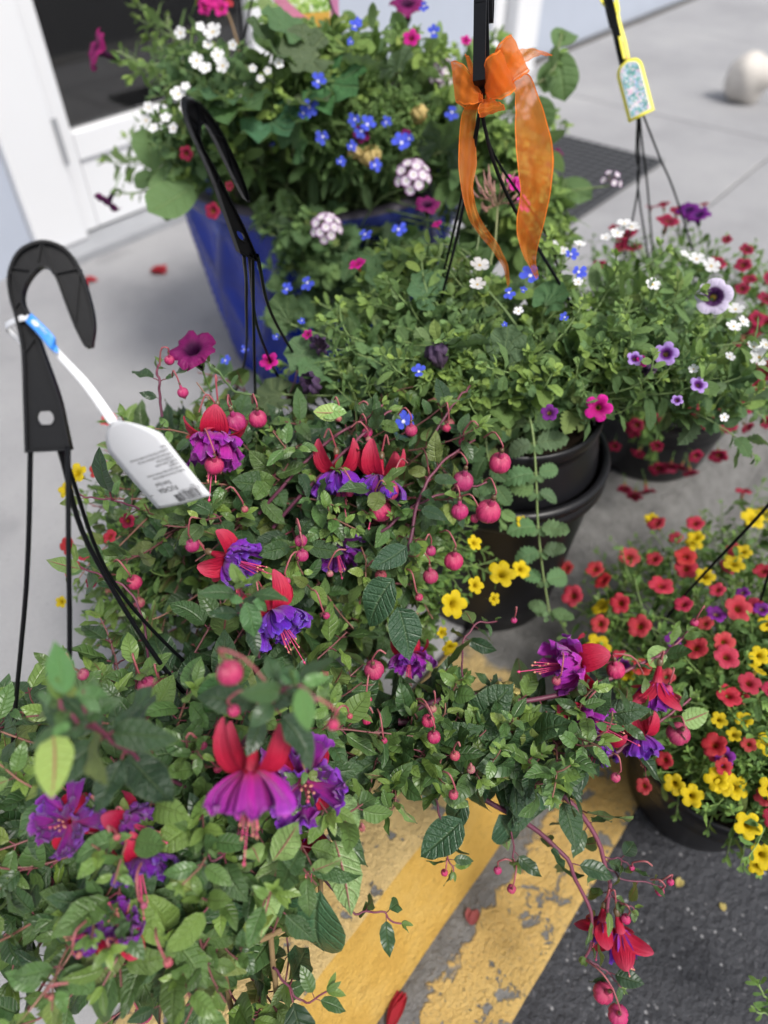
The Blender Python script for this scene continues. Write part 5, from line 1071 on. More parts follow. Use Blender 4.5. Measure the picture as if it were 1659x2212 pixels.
for x, y, w, dp, an in ((510, 912, 44, .75, (500, 875, .76)), (557, 905, 40, .75, (545, 870, .76)), (463, 1005, 42, .735, (440, 930, .74)), (395, 848, 24, .765, (372, 815, .765)), (366, 778, 22, .765, (345, 790, .765)), (1080, 1000, 48, .775, (1045, 945, .78)), (1000, 1040, 46, .775, (975, 990, .78)), (1055, 1105, 54, .77, (1045, 1040, .775)), (993, 1105, 38, .775, (975, 1060, .78)), (840, 1060, 46, .77, (880, 1000, .775)), (822, 1103, 50, .77, None), (980, 1212, 42, .775, (950, 1150, .78)), (888, 930, 28, .785, (860, 895, .785)), (793, 935, 24, .785, (775, 910, .785)), (415, 1178, 32, .74, None), (650, 1168, 28, .72, (640, 1130, .73)), (653, 1200, 28, .72, (640, 1130, .73)), (930, 1245, 34, .78, None), (290, 1258, 34, .75, None), (905, 1290, 18, .78, None), (1110, 1340, 14, .79, None), (620, 1255, 16, .72, None), (755, 1065, 18, .77, None), (965, 925, 18, .79, None), (1000, 955, 20, .79, None), (1025, 1120, 20, .78, None), (930, 1190, 24, .78, None), (705, 1330, 16, .74, None)):
    hang(f2, 'bud', x, y, w, dp, an, FSP if an is None else None, shootit=an is None and x < 1040)
small_buds(f2, PR, DR, 16)
# ---- calibrachoas under the rear fuchsia
DC = ((-0.13, 0.70, 0.26), (0.30, 0.25, 0.17))
k1 = Plant('calibrachoa_plant', 'calibrachoa with yellow and red flowers peeking out around the rear fuchsia', 'calibrachoa', RC + [0, 0, RR - .02], .10)
PC1 = [(930, 1080), (1000, 1060), (1090, 1100), (1095, 1190), (1060, 1270), (1000, 1330), (950, 1400), (900, 1420), (890, 1300)]; PC2 = [(170, 1010), (260, 990), (330, 1040), (330, 1300), (250, 1380), (170, 1360), (130, 1250), (140, 1100)]
fill(k1, [PC1], DC, 46, CSP, scale=1.0, opp=False); fill(k1, [PC2], DC, 46, CSP, opp=False); fill_back(k1, DC, 10, CSP, opp=False)
for x, y, d in ((1035, 1228, 62), (943, 1287, 62), (985, 1252, 44), (985, 1178, 40), (1072, 1215, 40), (1020, 1272, 34), (935, 1360, 40), (920, 1335, 30), (1075, 1135, 30), (215, 1050, 46), (195, 1080, 40), (190, 1280, 30), (725, 1165, 24), (1080, 1220, 34)): bloom(k1, 'yellow', x, y, d, DC, lift=.034)
for x, y, d in ((240, 1030, 50), (180, 1180, 44), (190, 1222, 40), (215, 1200, 30), (265, 1165, 40), (300, 1135, 40), (255, 930, 36), (430, 965, 34), (230, 1250, 34), (470, 1060, 36), (790, 1075, 34), (760, 1475, 28)): bloom(k1, 'coral' if random.random() < .6 else 'crimson', x, y, d, DC, lift=.02)
for x, y, d in ((890, 1385, 34), (430, 1025, 34)): bloom(k1, 'violet', x, y, d, DC, lift=.02)
# ---- coral basket
DK = ((0.52, 0.56, 0.07), (0.27, 0.29, 0.15))
k2 = Plant('calibrachoa_plant', 'big calibrachoa with coral, yellow and violet flowers in the pot on the asphalt', 'calibrachoa', CC + [0, 0, .16], .11)
PK = [(1230, 1280), (1290, 1210), (1370, 1150), (1450, 1110), (1560, 1070), (1659, 1060), (1900, 1080), (2050, 1250), (2050, 1600), (1900, 1850), (1750, 1880), (1600, 1840), (1560, 1780), (1480, 1745), (1410, 1690), (1370, 1640), (1330, 1560), (1250, 1420), (1220, 1340)]
fill(k2, [PK], DK, 400, CSP, opp=False, scale=1.0); fill(k2, [PK], ((0.52, 0.56, 0.05), (0.23, 0.25, 0.12)), 130, CSP, opp=False, scale=1.1); fill_back(k2, DK, 40, CSP, opp=False)
for x, y, d in ((1385, 1365, 66), (1365, 1220, 62), (1345, 1318, 58), (1430, 1280, 58), (1590, 1330, 66), (1250, 1300, 50), (1305, 1360, 46), (1565, 1430, 60), (1570, 1510, 66), (1612, 1485, 54), (1540, 1610, 60), (1480, 1220, 52), (1600, 1080, 44), (1415, 1225, 46), (1500, 1410, 56), (1545, 1290, 46), (1240, 1240, 38), (1295, 1245, 42), (1475, 1320, 50), (1560, 1400, 50), (1610, 1610, 40), (1440, 1640, 50), (1400, 1690, 44), (1440, 1470, 50), (1420, 1150, 44), (1500, 1150, 40), (1460, 1180, 40), (1655, 1500, 46), (1520, 1360, 46), (1640, 1250, 44), (1390, 1450, 46), (1560, 1655, 40)): bloom(k2, 'coral', x, y, d * .92, DK, lift=.016, jit=.42)
scatter_bloom(k2, ['coral', 'coral', 'coral', 'yellow'], [PK], DK, 62, .032, lift=.004, jit=.7)
for x, y, d in ((1497, 1712, 62), (1545, 1680, 60), (1460, 1688, 50), (1560, 1695, 50), (1610, 1772, 58), (1640, 1830, 56), (1630, 1850, 50), (1580, 1235, 46), (1620, 1140, 56), (1640, 1130, 50), (1520, 1262, 44), (1650, 1610, 54), (1600, 1560, 40), (1550, 1560, 40), (1500, 1180, 40), (1600, 1210, 44), (1580, 1590, 40), (1655, 1700, 50), (1410, 1140, 34)): bloom(k2, 'yellow', x, y, d, DK, lift=.016)
for x, y, d in ((1545, 1335, 44), (1562, 1635, 44), (1640, 1325, 44), (1455, 1390, 40), (1350, 1440, 40), (1600, 1290, 36)): bloom(k2, 'violet', x, y, d, DK, lift=.010)
fill(k2, [PK], DK, 40, CSP, depth_jit=0, raise_=.03, tip_out=1, tip_up=.5, opp=False)
for x, y in ((1490, 1700), (1640, 1880), (1570, 1850), (1460, 1760), (1530, 1790), (1600, 1870)): shoot(k2, arch_path(base_pt(k2), Pd(x, y, .93), np.array([-.2, -.6, -.6])), CSP, opp=False, scale=1.1)
# ---- crimson basket
DX = ((0.56, 1.20, 0.24), (0.30, 0.28, 0.20))
k3 = Plant('calibrachoa_plant', 'far calibrachoa with deep crimson flowers spilling over its black pot', 'calibrachoa', XC + [0, 0, .16], .11)
PX = [(1230, 520), (1320, 480), (1420, 460), (1520, 480), (1659, 520), (1800, 600), (1850, 760), (1780, 920), (1659, 940), (1600, 940), (1520, 930), (1500, 880), (1480, 920), (1440, 1010), (1380, 1030), (1345, 950), (1360, 880), (1320, 800), (1240, 640)]
fill(k3, [PX], DX, 215, CSP, opp=False, scale=1.15); fill_back(k3, DX, 36, CSP, opp=False, scale=1.2)
for x, y, d in ((1430, 465, 34), (1515, 465, 24), (1405, 470, 26), (1330, 515, 24), (1380, 905, 34), (1335, 945, 34), (1425, 990, 44), (1400, 1040, 50), (1375, 1050, 40), (1450, 985, 36), (1420, 945, 34), (1545, 965, 44), (1600, 870, 40), (1620, 700, 36), (1565, 905, 40), (1648, 620, 40), (1490, 1000, 40), (1440, 500, 50), (1460, 480, 40), (1300, 590, 34), (1640, 660, 40), (1590, 640, 36), (1520, 900, 34), (1620, 830, 36), (1500, 965, 34), (1355, 1035, 36), (1650, 780, 34), (1575, 760, 30), (1385, 960, 30), (1640, 900, 34), (1600, 560, 30), (1560, 540, 26)): bloom(k3, 'crimson', x, y, d, DX, lift=.02, face=(.9, .1, .2))
scatter_bloom(k3, ['crimson'], [[(1340, 860), (1500, 860), (1480, 1010), (1380, 1050)], [(1540, 560), (1700, 560), (1820, 700), (1780, 900), (1540, 930)], [(1250, 500), (1400, 480), (1400, 560), (1260, 600)]], DX, 40, .030, face=(.9, .0, .2))
for x, y, d in ((1500, 500, 60), (1480, 490, 54)): bloom(k3, 'burgundy', x, y, d, DX, lift=.03, tint=(.7, 1, 1.8))
# ---- middle mixed basket
DM = ((0.18, 0.84, 0.42), (0.36, 0.24, 0.13)); MB0 = MC + [0, 0, MR - .03]
PMr = [(1000, 560), (1120, 560), (1260, 560), (1400, 560), (1520, 580), (1600, 660), (1659, 720), (1659, 880), (1560, 880), (1480, 830), (1380, 850), (1300, 850), (1180, 880), (1080, 890), (980, 850), (920, 760)]
PMl = [(660, 740), (720, 650), (790, 580), (900, 545), (1000, 545), (1060, 600), (1060, 860), (940, 890), (800, 860), (700, 850), (640, 800)]
m1 = Plant('petunia_plant', 'soft green petunia with pale lavender dark-eyed and magenta flowers in the middle basket', 'petunia', MB0)
fill(m1, [PMr], DM, 62, PSP, scale=.98, depth_jit=.3); fill(m1, [PMl], DM, 38, PSP, scale=1.05, depth_jit=.3); fill_back(m1, DM, 14, PSP, scale=.8)
fill(m1, [PMr, PMl], DM, 26, dict(PSP, mid=(.14, .24, .08)), depth_jit=0, raise_=.035, tip_out=1.0, tip_up=.6, scale=.8)
bloom(m1, 'lavender', 1505, 690, 88, DM, lift=.035, face=(.1, .05, 1), jit=.05, tint=(1, 1, 1)); bloom(m1, 'magenta', 1287, 893, 66, DM, z=.84, face=(.0, -.05, 1), jit=.02, tint=(1, 1, 1))
for x, y, d, k_ in ((1420, 785, 50, 'lilac'), (1355, 795, 38, 'lilac'), (1485, 845, 40, 'lilac'), (1178, 900, 38, 'violet'), (1440, 875, 30, 'lilac'), (780, 600, 46, 'magenta'), (605, 795, 44, 'magenta'), (925, 472, 58, 'burgundy'), (680, 745, 26, 'magenta'), (945, 515, 26, 'magenta'), (1370, 800, 26, 'magenta')): bloom(m1, k_, x, y, d, DM, lift=.02, jit=.3)
m1.flower('burgundy', Pd(415, 752, .77), nrm(RV * -.1 + UPV * .45 - FW * .75), 108 * .77 / FPX); traced(m1, [(560, 860, .86), (500, 840, .82), (470, 800, .79), (440, 775, .78)], (.0014, .0012), start=.5, scale=.4, c0=(.13, .2, .08), c1=(.15, .24, .1), sp=PSP, dens=.5)
for x, y, w in ((690, 760, 40), (675, 845, 46), (945, 785, 50), (1400, 815, 26)): m1.flower('wilt', dome_hit(x, y, DM)[0] + UP * .01, rv() + UP, w * .95 / FPX)
UPD = ((0.10, 1.0, 0.50), (0.22, 0.12, 0.10))
fill(m1, [[(760, 540), (880, 520), (1000, 510), (1010, 580), (760, 620)]], UPD, 12, dict(PSP, mid=(.12, .21, .06)), scale=.95, depth_jit=.3, tip_out=.3, tip_up=1.2)
m2 = Plant('bacopa_plant', 'bacopa with small white flowers and toothed leaves in the middle basket', 'bacopa', MB0)
fill(m2, [PMr], DM, 34, TSP, scale=.9, depth_jit=.3); fill(m2, [PMl], DM, 26, TSP, scale=.95, depth_jit=.3); fill(m2, [PMr, PMl], ((0.18, 0.84, 0.40), (0.30, 0.20, 0.10)), 50, TSP, scale=1.1)
for x, y, d in ((1035, 605, 42), (1030, 645, 38), (1490, 590, 46), (1520, 605, 44), (1245, 560, 30), (1565, 695, 38), (1580, 720, 34), (1610, 790, 50), (1600, 770, 36), (1625, 765, 38), (1395, 645, 34), (1340, 515, 36), (1355, 522, 36), (1325, 535, 30), (1560, 730, 38), (1645, 790, 34), (1190, 560, 26), (1210, 575, 26), (1115, 700, 26), (1240, 640, 26), (1300, 545, 26), (1550, 790, 30), (1475, 815, 24), (1655, 830, 36), (1535, 905, 24), (1465, 580, 28)): bloom(m2, 'white', x, y, d, DM, lift=.02, jit=.35)
for x, y, b in ((1630, 985, .92), (1590, 870, .93), (1480, 760, .93), (1645, 900, .93)): shoot(m2, arch_path(MB0, Pd(x, y, b), np.array([.5, -.2, -.5])), TSP, scale=1.0)
# trailing stem in front of the nursery pot
tw = catmull([Pd(1130, 860, .90), Pd(1150, 930, .885), Pd(1158, 1030, .90), Pd(1162, 1130, .93), Pd(1172, 1230, .965), Pd(1188, 1330, 1.0)], 40)
m2.stem(tw, .0016, .0013, (.20, .28, .10), (.22, .30, .12), True)
for i, (y, w) in enumerate(((905, 50), (940, 62), (985, 74), (1040, 66), (1082, 64), (1150, 66), (1196, 56), (1262, 60), (1312, 46), (1330, 40))):
    q = tw[int(len(tw) * min(.999, (y - 860) / 475))]
    for sd_ in (-1, 1):
        D = nrm(RV * sd_ + UPV * rnd(-.35, .35) - FW * rnd(-.3, .4)); dep = (q - C0) @ FW; m2.put_leaf('tooth', q, D, -FW * .7 + UP * .5 + RV * sd_ * .2 + rv(.5), w * dep / FPX * rnd(.75, 1.1), tuple(c * rnd(.85, 1.15) for c in (.11, .19, .085)), .004, (.2, .28, .1))
        m2.put_leaf('tooth', q, D * .5 - UPV * .7, -FW + rv(.2), w * .35 * dep / FPX, (.12, .21, .09), .003, (.2, .28, .1))
tw2 = catmull([Pd(1060, 880, .89), Pd(1050, 960, .88), Pd(1070, 1050, .91), Pd(1085, 1130, .93)], 20); shoot(m2, tw2, TSP, scale=.9, start=.05, hero=True)
m3 = Plant('lobelia_plant', 'lobelia with small bright blue flowers in the middle basket', 'lobelia', MB0)
fill(m3, [PMl], DM, 50, LSP, opp=False, raise_=.01); fill(m3, [PMr], DM, 38, LSP, opp=False, raise_=.01)
for x, y, d in ((795, 540, 40), (865, 530, 44), (637, 655, 36), (680, 642, 38), (1140, 630, 50), (1225, 585, 40), (1240, 622, 44), (910, 822, 40), (880, 915, 50), (1125, 660, 20), (520, 790, 30), (560, 770, 26), (670, 720, 20), (1210, 715, 22), (1085, 730, 18), (620, 750, 24), (1095, 665, 30)): bloom(m3, 'lobelia', x, y, d, DM, lift=.022, jit=.3, face=(.5, .2, .6))
fill(m3, [[(740, 530), (1000, 510), (1010, 580), (740, 620)]], UPD, 12, LSP, opp=False, scale=1.2, depth_jit=.3, tip_out=.3, tip_up=1.2)
m4 = Plant('geranium_plant', 'geranium with round pleated leaves and a spent pinkish seed umbel beside the bow', 'geranium', MB0)
for x, y, w in ((690, 760, 110), (1010, 740, 110), (940, 640, 100), (830, 600, 90), (1090, 760, 90), (600, 850, 100), (700, 800, 90), (1180, 650, 80), (620, 690, 90)):
    P, nn = dome_hit(x, y, DM); dep = (P - C0) @ FW; D = nrm(P - m4.base); b = P - nn * .008; m4.stem(arch_path(base_pt(m4), b, D), .0022, .0016, (.13, .19, .07), (.16, .24, .08)); m4.put_leaf('geranium', b, nrm(D * .6 + rv(.5)), nn * .5 + UP * .6 - FW * .3 + rv(.3), w * dep / FPX, tuple(c * rnd(.8, 1.2) for c in (.075, .15, .065)))
uc = Pd(1075, 445, .93); m4.stem(catmull([MB0, Pd(1060, 620, .95), Pd(1070, 520, .935), uc], 16), .0018, .0015, (.15, .22, .08), (.22, .24, .10), True)
for i in range(26):
    a, e = rnd(0, 6.28), rnd(.05, 1.2); d = nrm(np.array([math.cos(a) * math.cos(e), math.sin(a) * math.cos(e), math.sin(e) * .9])); q = uc + d * rnd(.022, .034); tube(m4.stems, [uc, uc + d * .014 + UP * .002, q], .0006, .0006, (.22, .2, .1), (.35, .16, .14), sides=4); tube(m4.stems, catmull([q, q + d * .006 + UP * .003, q + d * .010 + UP * .009], 5), .0019, .0005, (.36, .18, .15), (.42, .24, .2), sides=6)
for x, y in ((1120, 400), (1132, 440), (1108, 395)): m4.flower('magenta', Pd(x, y, .91), -FW + RV * .5 + rv(.5), .024, (1.1, 4, 1.3))
uc2 = Pd(1035, 505, .95); m4.stem(catmull([MB0, Pd(1030, 620, .96), uc2], 12), .0014, .0011, (.15, .22, .08), (.18, .24, .1), True)
for i in range(14): d = nrm(rv() + UP * .8); tube(m4.stems, [uc2, uc2 + d * .014], .0012, .0006, (.2, .28, .1), (.3, .34, .14), sides=4)
# ---- blue pot
DB = ((-0.10, 1.52, 0.50), (0.46, 0.34, 0.33)); BB = BP + [0, 0, BH - .08]
PB = [(240, 120), (330, 60), (480, 40), (560, 0), (1080, 0), (1120, 60), (1130, 200), (1100, 330), (1040, 330), (1010, 320), (960, 280), (900, 280), (840, 300), (700, 300), (520, 360), (430, 420), (330, 400), (330, 250)]
b1 = Plant('petunia_plant', 'tall petunia with large soft leaves and magenta trumpets in the blue pot', 'petunia', BB, .2)
fill(b1, [PB], DB, 70, PSP, scale=1.05, depth_jit=.2); fill_back(b1, DB, 20, PSP, scale=1.2)
PBm = [(520, 40), (1040, 40), (1040, 400), (840, 370), (560, 360)]
fill(b1, [PBm], ((-0.08, 1.55, 0.48), (0.34, 0.26, 0.26)), 45, PSP, scale=1.0, depth_jit=.2)
b1.flower('burgundy', Pd(205, 105, 1.22), nrm(-RV * .75 - FW * .6 + UPV * .1), 88 * 1.22 / FPX, (1.2, 1, 1)); b1.flower('burgundy', Pd(880, 5, 1.25), nrm(-FW + UPV * .5), 80 * 1.25 / FPX, (1, 1, 1)); b1.flower('burgundy', Pd(232, 440, 1.3), nrm(-RV * .5 - UPV), 60 * 1.3 / FPX, (.6, 1, .8))
traced(b1, [(440, 300, 1.40), (350, 180, 1.30), (290, 130, 1.25), (245, 108, 1.235)], (.0022, .0016), start=.4, scale=.85, c0=(.14, .2, .08), c1=(.18, .26, .1), sp=PSP, dens=.9)
traced(b1, [(450, 330, 1.38), (380, 380, 1.32), (320, 410, 1.30), (260, 420, 1.29)], (.0022, .0016), start=.2, scale=1.1, c0=(.14, .2, .08), c1=(.18, .26, .1), sp=PSP, dens=.8)
traced(b1, [(430, 340, 1.38), (360, 330, 1.33), (330, 290, 1.30), (310, 250, 1.29)], (.0022, .0016), start=.1, scale=1.3, c0=(.14, .2, .08), c1=(.18, .26, .1), sp=PSP, dens=.9)
traced(b1, [(420, 200, 1.40), (385, 110, 1.36), (365, 60, 1.33), (362, 30, 1.32)], (.002, .0015), start=.5, scale=.8, c0=(.2, .2, .12), c1=(.2, .24, .12), sp=PSP, dens=.7)
traced(b1, [(1080, 430, 1.30), (1105, 300, 1.25), (1140, 200, 1.22), (1195, 150, 1.2), (1215, 60, 1.2)], (.0024, .0014), start=.55, scale=.7, c0=(.22, .17, .12), c1=(.2, .26, .1), sp=PSP, dens=.5)
for b, t, s_ in (((1200, 105, 1.2), (1235, 35, 1.2), 'broad'), ((1205, 110, 1.2), (1222, 205, 1.2), 'broad'), ((1195, 130, 1.2), (1165, 195, 1.22), 'broad'), ((1165, 205, 1.22), (1185, 290, 1.24), 'broad'), ((1200, 395, 1.25), (1270, 425, 1.22), 'broad'), ((420, 400, 1.22), (330, 470, 1.20), 'broad'), ((395, 345, 1.25), (365, 440, 1.2), 'broad'), ((330, 370, 1.28), (320, 270, 1.27), 'broad'), ((330, 370, 1.28), (290, 400, 1.27), 'broad'), ((470, 290, 1.2), (540, 285, 1.2), 'broad'), ((470, 330, 1.2), (420, 350, 1.2), 'broad')):
    hero_leaf(b1, b, t, 'soft', (.115, .20, .075), False, 0, None, 1.25)
for x, y, d, k_ in ((885, 90, 44, 'magenta'), (780, 290, 40, 'burgundy'), (873, 292, 30, 'burgundy'), (500, 398, 24, 'crimson'), (465, 450, 40, 'crimson'), (410, 330, 30, 'crimson'), (1195, 330, 30, 'burgundy'), (1000, 95, 30, 'magenta')): bloom(b1, k_, x, y, d, DB, lift=.01)
b2 = Plant('lobelia_plant', 'lobelia with blue flowers spilling over the rim of the blue pot', 'lobelia', BB + [0.02, -.12, 0], .12)
PB2 = [(640, 200), (760, 140), (900, 180), (960, 240), (930, 310), (860, 340), (740, 340), (660, 310)]
fill(b2, [PB2], DB, 110, LSP, opp=False, scale=1.35, raise_=.01)
for x, y, d in ((672, 238, 56), (690, 188, 50), (700, 296, 50), (765, 262, 46), (790, 272, 50), (778, 285, 46), (735, 345, 36), (860, 308, 52), (828, 268, 34), (805, 352, 36), (757, 315, 34), (962, 248, 38), (925, 92, 44), (960, 15, 36), (765, 80, 34), (770, 72, 30), (905, 40, 30), (660, 250, 40), (875, 300, 36), (757, 110, 24)): bloom(b2, 'lobelia', x, y, d * .85, DB, lift=.025, jit=.3, face=(.4, .2, .7))
fill(b1, [[(1010, 70), (1100, 40), (1130, 250), (1215, 330), (1235, 430), (1150, 500), (1010, 430)]], ((0.22, 1.36, 0.42), (0.16, 0.20, 0.28)), 30, PSP, scale=1.15, depth_jit=.3)
fill(b1, [[(1090, 330), (1200, 330), (1250, 400), (1240, 520), (1120, 540)]], ((0.27, 1.25, 0.36), (0.12, 0.16, 0.22)), 22, PSP, scale=1.05, depth_jit=.4)
b3 = Plant('bacopa_plant', 'bacopa with clustered white flowers at the left of the blue pot', 'bacopa', BB + [-.12, -.05, 0], .1)
PB3 = [(280, 150), (400, 60), (520, 70), (540, 200), (480, 330), (380, 400), (300, 330)]
fill(b3, [PB3], DB, 46, TSP, scale=.8)
for x, y, d in ((480, 95, 52), (447, 150, 46), (490, 140, 44), (500, 160, 40), (415, 97, 40), (470, 120, 30), (465, 165, 34), (410, 215, 40), (425, 240, 36), (345, 265, 44), (350, 240, 36), (385, 260, 34), (360, 280, 34), (560, 165, 24), (590, 170, 24), (612, 155, 26), (575, 185, 22), (425, 200, 30), (400, 280, 30), (520, 120, 30), (455, 85, 30)): bloom(b3, 'white', x, y, d * .85, DB, lift=.03, jit=.35)
b4 = Plant('geranium_plant', 'geranium with large round leaves and a hot pink bloom in the blue pot', 'geranium', BB + [-.03, 0, 0], .1)
for x, y, w in ((510, 225, 170), (600, 100, 130), (690, 110, 120), (700, 170, 150), (580, 260, 150), (640, 60, 110), (480, 210, 120), (960, 330, 130), (680, 210, 110), (790, 150, 100), (860, 150, 90), (630, 320, 100)):
    P, nn = dome_hit(x, y, DB); P = P - nn * .01; dep = (P - C0) @ FW; D = nrm(P - b4.base); b4.stem(arch_path(base_pt(b4), P, D), .003, .002, (.14, .2, .07), (.2, .24, .1)); b4.put_leaf('geranium', P, nrm(D * .6 + rv(.5)), nn * .3 + UP * .5 - FW * .5 + rv(.3), w * dep / FPX, tuple(c * rnd(.75, 1.25) for c in (.07, .135, .06)))
b4.stem(catmull([BB + [-.08, 0, 0], Pd(530, 150, 1.35), Pd(500, 50, 1.30), Pd(480, 5, 1.28)], 14), .0028, .002, (.25, .19, .1), (.32, .2, .12), True)
for i in range(9): b4.flower('magenta', Pd(455 + rnd(-24, 24), 4 + rnd(-18, 14), 1.27), -FW + rv(.7), .030, (1.1, 2.5, 1.0))
b4.flower('coral', Pd(495, 6, 1.28), -FW + rv(.5), .016)
b5 = Plant('verbena_plant', 'verbena with striped white and purple flower heads and cut leaves by the blue pot', 'verbena', BP + [.06, -.26, .36], .05)
DV = ((0.0, 1.24, 0.30), (0.26, 0.10, 0.22))
PV = [(540, 400), (640, 390), (720, 430), (740, 520), (820, 540), (980, 520), (960, 600), (780, 600), (700, 660), (660, 800), (580, 780), (560, 640), (530, 500)]
fill(b5, [PV], DV, 26, TSP, scale=1.5, depth_jit=.25, dens=.85); fill(b5, [[(530, 400), (720, 410), (680, 560), (560, 640)]], DV, 12, TSP, scale=1.8)
DB2 = ((0.24, 1.36, 0.42), (0.16, 0.2, 0.28))
def umbel(pl, x, y, w, dep, n=17):
    c = Pd(x, y, dep); rr = w * dep / FPX; F = nrm(-FW * .8 + UP * .5); X, Y, _ = frame(F)
    pl.stem(catmull([pl.base, (pl.base + c) / 2 + UP * .03, c - F * rr * .5], 12), .0014, .0012, (.15, .22, .08), (.2, .28, .1), True)
    for i in range(n):
        t = math.acos(1 - 1.0 * (i + .5) / n * .95); a = 2.39996 * i; d = F * math.cos(t) + (X * math.cos(a) + Y * math.sin(a)) * math.sin(t); q = c + d * rr * .8; pl.flower('verbena', q, nrm(d + F * .4), rr * .58); tube(pl.stems, [c - F * rr * .5, c, q - d * rr * .15], .0006, .0006, (.2, .26, .1), (.3, .1, .25), sides=4)
umbel(b5, 890, 385, 44, 1.16); umbel(b5, 705, 495, 38, 1.14); umbel(b5, 960, 165, 38, 1.22); umbel(b5, 862, 170, 26, 1.24, 9); umbel(b5, 408, 225, 34, 1.24, 9); umbel(b5, 1320, 392, 26, 1.20, 7)
for x, y, w in ((800, 355, 40), (770, 345, 30), (905, 265, 34)): b5.flower('dry', dome_hit(x, y, DB)[0] + UP * .01, rv() + UP, w * 1.25 / FPX, (1.1, 1, 1.1))
f1.flower('dry', Pd(1085, 1495, .76), rv() - FW, 62 * .76 / FPX)
# ---- sprig at the lower right edge, growing out of the coral basket's neighbour
sg = Plant('calibrachoa_sprig', 'small green leafy sprig at the lower right edge over the asphalt', 'sprig', Pz(1760, 2190, KZ), .01)
for pts in ([(1760, 2190, .86), (1690, 2180, .84), (1655, 2155, .83), (1635, 2120, .825)], [(1760, 2190, .86), (1700, 2195, .845), (1660, 2190, .84), (1630, 2185, .84)], [(1760, 2190, .86), (1720, 2130, .84), (1700, 2080, .83)]): traced(sg, pts, (.0014, .001), start=.3, scale=.95, c0=(.15, .24, .08), c1=(.2, .3, .1), sp=CSP)

# ------------------------------------------------------------------ link the plants: what shows largest becomes single leaves, the rest one mass per plant
allL = [(pi, li, l) for pi, p_ in enumerate(PLANTS) for li, l in enumerate(p_.L)]
MTX = np.array([l[2] for _, _, l in allL]); SZ = np.linalg.norm(MTX[:, :3, 1], axis=1)
smp = np.array([(u, v, 0.0) for v in (.15, .35, .55, .75, .92) for u in (-.14, 0, .14)])
PT = np.einsum('nij,kj->nki', MTX[:, :3, :3], smp) + MTX[:, None, :3, 3]
xx, yy, zz = proj(PT.reshape(-1, 3)); CW = 5; ix = (xx / CW).astype(int); iy = (yy / CW).astype(int); gw, gh = int(W0 / CW) + 1, int(H0 / CW) + 1
ok = (xx >= 0) & (xx < W0) & (yy >= 0) & (yy < H0) & (zz > .05); cell = np.where(ok, iy * gw + ix, gw * gh); zb = np.full(gw * gh + 1, 1e9); np.minimum.at(zb, cell, zz)
vis = (ok & (zz < zb[cell] + .006)).reshape(len(allL), -1).mean(1); dep = zz.reshape(len(allL), -1).mean(1)
view = C0 - MTX[:, :3, 3]; view /= np.linalg.norm(view, axis=1)[:, None]; facing = np.abs(np.einsum('ni,ni->n', view, MTX[:, :3, 2])) / np.maximum(SZ, 1e-6)
score = vis * (SZ / dep) ** 2 * (.25 + facing)
first = {}; order = np.argsort(-score); nleaf = [0] * len(PLANTS); single = np.zeros(len(allL), bool)
for q in order:
    pi = allL[q][0]
    if nleaf[pi] < 290 and score[q] > 0: single[q] = True; nleaf[pi] += 1
IDX = 0
for pi, p_ in enumerate(PLANTS):
    b = p_.base; Tm = Matrix.Translation(-Vector(b)); rest = MB()
    for l in p_.L:
        kind, var, mt, col = l
        if single[IDX]:
            mkobj('leaf', TME[kind, var], p_.root, Tm @ toM(mt), col)
        else:
            V, F, UVs = TPL[kind, var]; rest.add((mt[:3, :3] @ V.T).T + mt[:3, 3] - b, F, UVs, col)
        IDX += 1
    if rest.n:
        me = rest.mesh('foliage', [M[k_] for k_ in ('fuchsia_leaf', 'soft_leaf', 'small_leaf', 'tooth_leaf')])
        mis = np.concatenate([np.full(len(TPL[l[0], l[1]][1]), ('fuchsia_leaf', 'soft_leaf', 'small_leaf', 'tooth_leaf').index(LMAT[l[0]])) for l, s_ in zip(p_.L, single[IDX - len(p_.L):IDX]) if not s_])
        me.polygons.foreach_set('material_index', mis.astype(np.int32)); o = mkobj('foliage', me, p_.root); o['kind'] = 'stuff'
    if p_.stems.n:
        p_.stems.v = [a - b for a in p_.stems.v]; o = p_.stems.build('stems', M['stem'], p_.root); o['kind'] = 'stuff'
    for P, r0, r1, c0, c1 in p_.heroes:
        mb = MB(); tube(mb, P - b, r0, r1, c0, c1, sides=7); mb.build('stem', M['stem'], p_.root)
    for nm, me, mt, tint, pt in p_.flowers:
        if isinstance(me, tuple):
            o = mkobj(nm, me[0], p_.root, Tm @ toM(mt), tint)
            for s_ in me[1]: mkobj('sepal', s_, o, None, tint)
            for s_ in me[2]: mkobj('petal', s_, o, None, tuple(c * rnd(.85, 1.2) for c in pt))
            mkobj('stamens', me[3], o)
        else: mkobj(nm, me, p_.root, Tm @ toM(mt), tint)

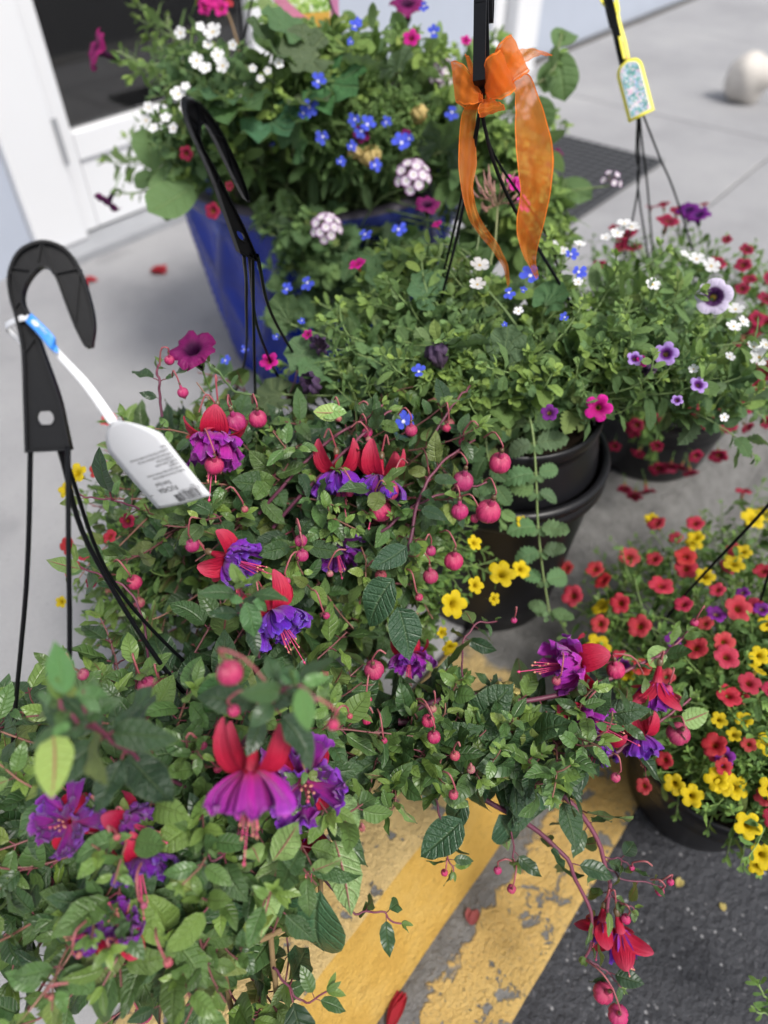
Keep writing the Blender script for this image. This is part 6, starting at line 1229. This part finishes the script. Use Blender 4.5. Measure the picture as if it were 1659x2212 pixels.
# ------------------------------------------------------------------ litter
def petal_obj(name, label, cat, loc, size, seed, mat='fallen', rot=0.0, twist=.5, lay=.3, wid=.24):
    rg = np.random.default_rng(seed); mb = MB()
    for k_ in range(3):
        a = rot + rg.normal() * twist; sheet(mb, 0, a, [(0.0, .02 + .05 * k_), (.3, .10 + .08 * k_), (.6, .06 + .1 * k_), (.9, .02 + lay * rg.random())], lambda v: .03 + wid * math.sin(math.pi * min(1, v * .95 + .03)), 7, .06, rg.uniform(0, 6), 5, .5)
    o = mkobj(name, mb.mesh(name, [M[mat]]), None, Matrix.Translation(Vector(loc)) @ Matrix.Diagonal((size, size, size * .55, 1))); tag(o, label, cat); return o
petal_obj('fallen_petal', 'fallen red petal on the sidewalk near the blue pot', 'petal', Pz(325, 588, 0.002), .055, 1, rot=.4)
petal_obj('fallen_petal', 'fallen red petal on the sidewalk beside the near hook tip', 'petal', Pz(178, 608, 0.002), .045, 2, rot=.2)
petal_obj('fallen_flower', 'crumpled fallen red flower in the gutter at the bottom edge', 'flower', Pz(838, 2230, KZ + .004), .052, 3, rot=R(66), twist=.06, lay=.1, wid=.10)
petal_obj('dried_bud', 'dried brownish bud lying on the worn gutter paint', 'bud', Pz(1018, 1998, KZ + .002), .024, 4, 'fallen', R(80)).color = (.9, 6, 3, 1)
for i, (x, y, s_) in enumerate(((1462, 1915, .016), (1563, 1968, .012))):
    petal_obj('dried_scrap', ('dried tan flower scrap on the asphalt left of the other one', 'dried tan flower scrap on the asphalt right of the other one')[i], 'scrap', Pz(x, y, KZ - .003), s_, 7 + i, 'dry', rot=1.0 + i)
pb = mkobj('pebble', blob_mesh('pebble', .0055, (1.2, .9, .7), .2, [M['white_paint']], 10, 8, 6), None, Matrix.Translation(Vector(Pz(990, 1862, KZ + .003)))); tag(pb, 'tiny white pebble in the dirt at the foot of the kerb', 'pebble')
# dry twigs and leaf litter caught at the kerb foot
mb = MB(); random.seed(21)
for i in range(70):
    al = random.gauss(.60, .09); ac = -.112 + abs(random.gauss(.012, .016)); p_ = KB(al, ac, KZ + .003 + random.random() * .006); d = nrm(U2 * rnd() + N2 * rnd(-.6, .8) + UP * rnd(-.1, .3)); tube(mb, [p_, p_ + d * rnd(.006, .018), p_ + d * .026 + UP * .002], .0007, .0004, (.28, .19, .10), (.20, .13, .07), sides=3)
for i in range(60):
    al = rnd(0.1, .9); p_ = KB(al, -.105 + rnd(0, .045), KZ + .001); d = nrm(U2 * rnd() + N2 * rnd()); tube(mb, [p_, p_ + d * rnd(.002, .010) + UP * .001], .0006, .0005, (.22, .18, .13), (.15, .12, .1), sides=3)
o = mb.build('litter', M['stem']); o['kind'] = 'stuff'; tag(o, 'dry twigs and dirt caught at the foot of the yellow kerb', 'litter')

GRP = {'fuchsia_plant': 'fuchsia plants in baskets', 'calibrachoa_plant': 'calibrachoa plants in baskets', 'petunia_plant': 'petunia plants', 'bacopa_plant': 'bacopa plants', 'lobelia_plant': 'lobelia plants', 'geranium_plant': 'geranium plants', 'care_tag': 'plastic care tags on hooks', 'fallen_petal': 'fallen red petals on the sidewalk', 'dried_scrap': 'dried scraps on the asphalt'}
for o in COL.objects:
    if o.parent is None and o.name.split('.')[0] in GRP: o['group'] = GRP[o.name.split('.')[0]]
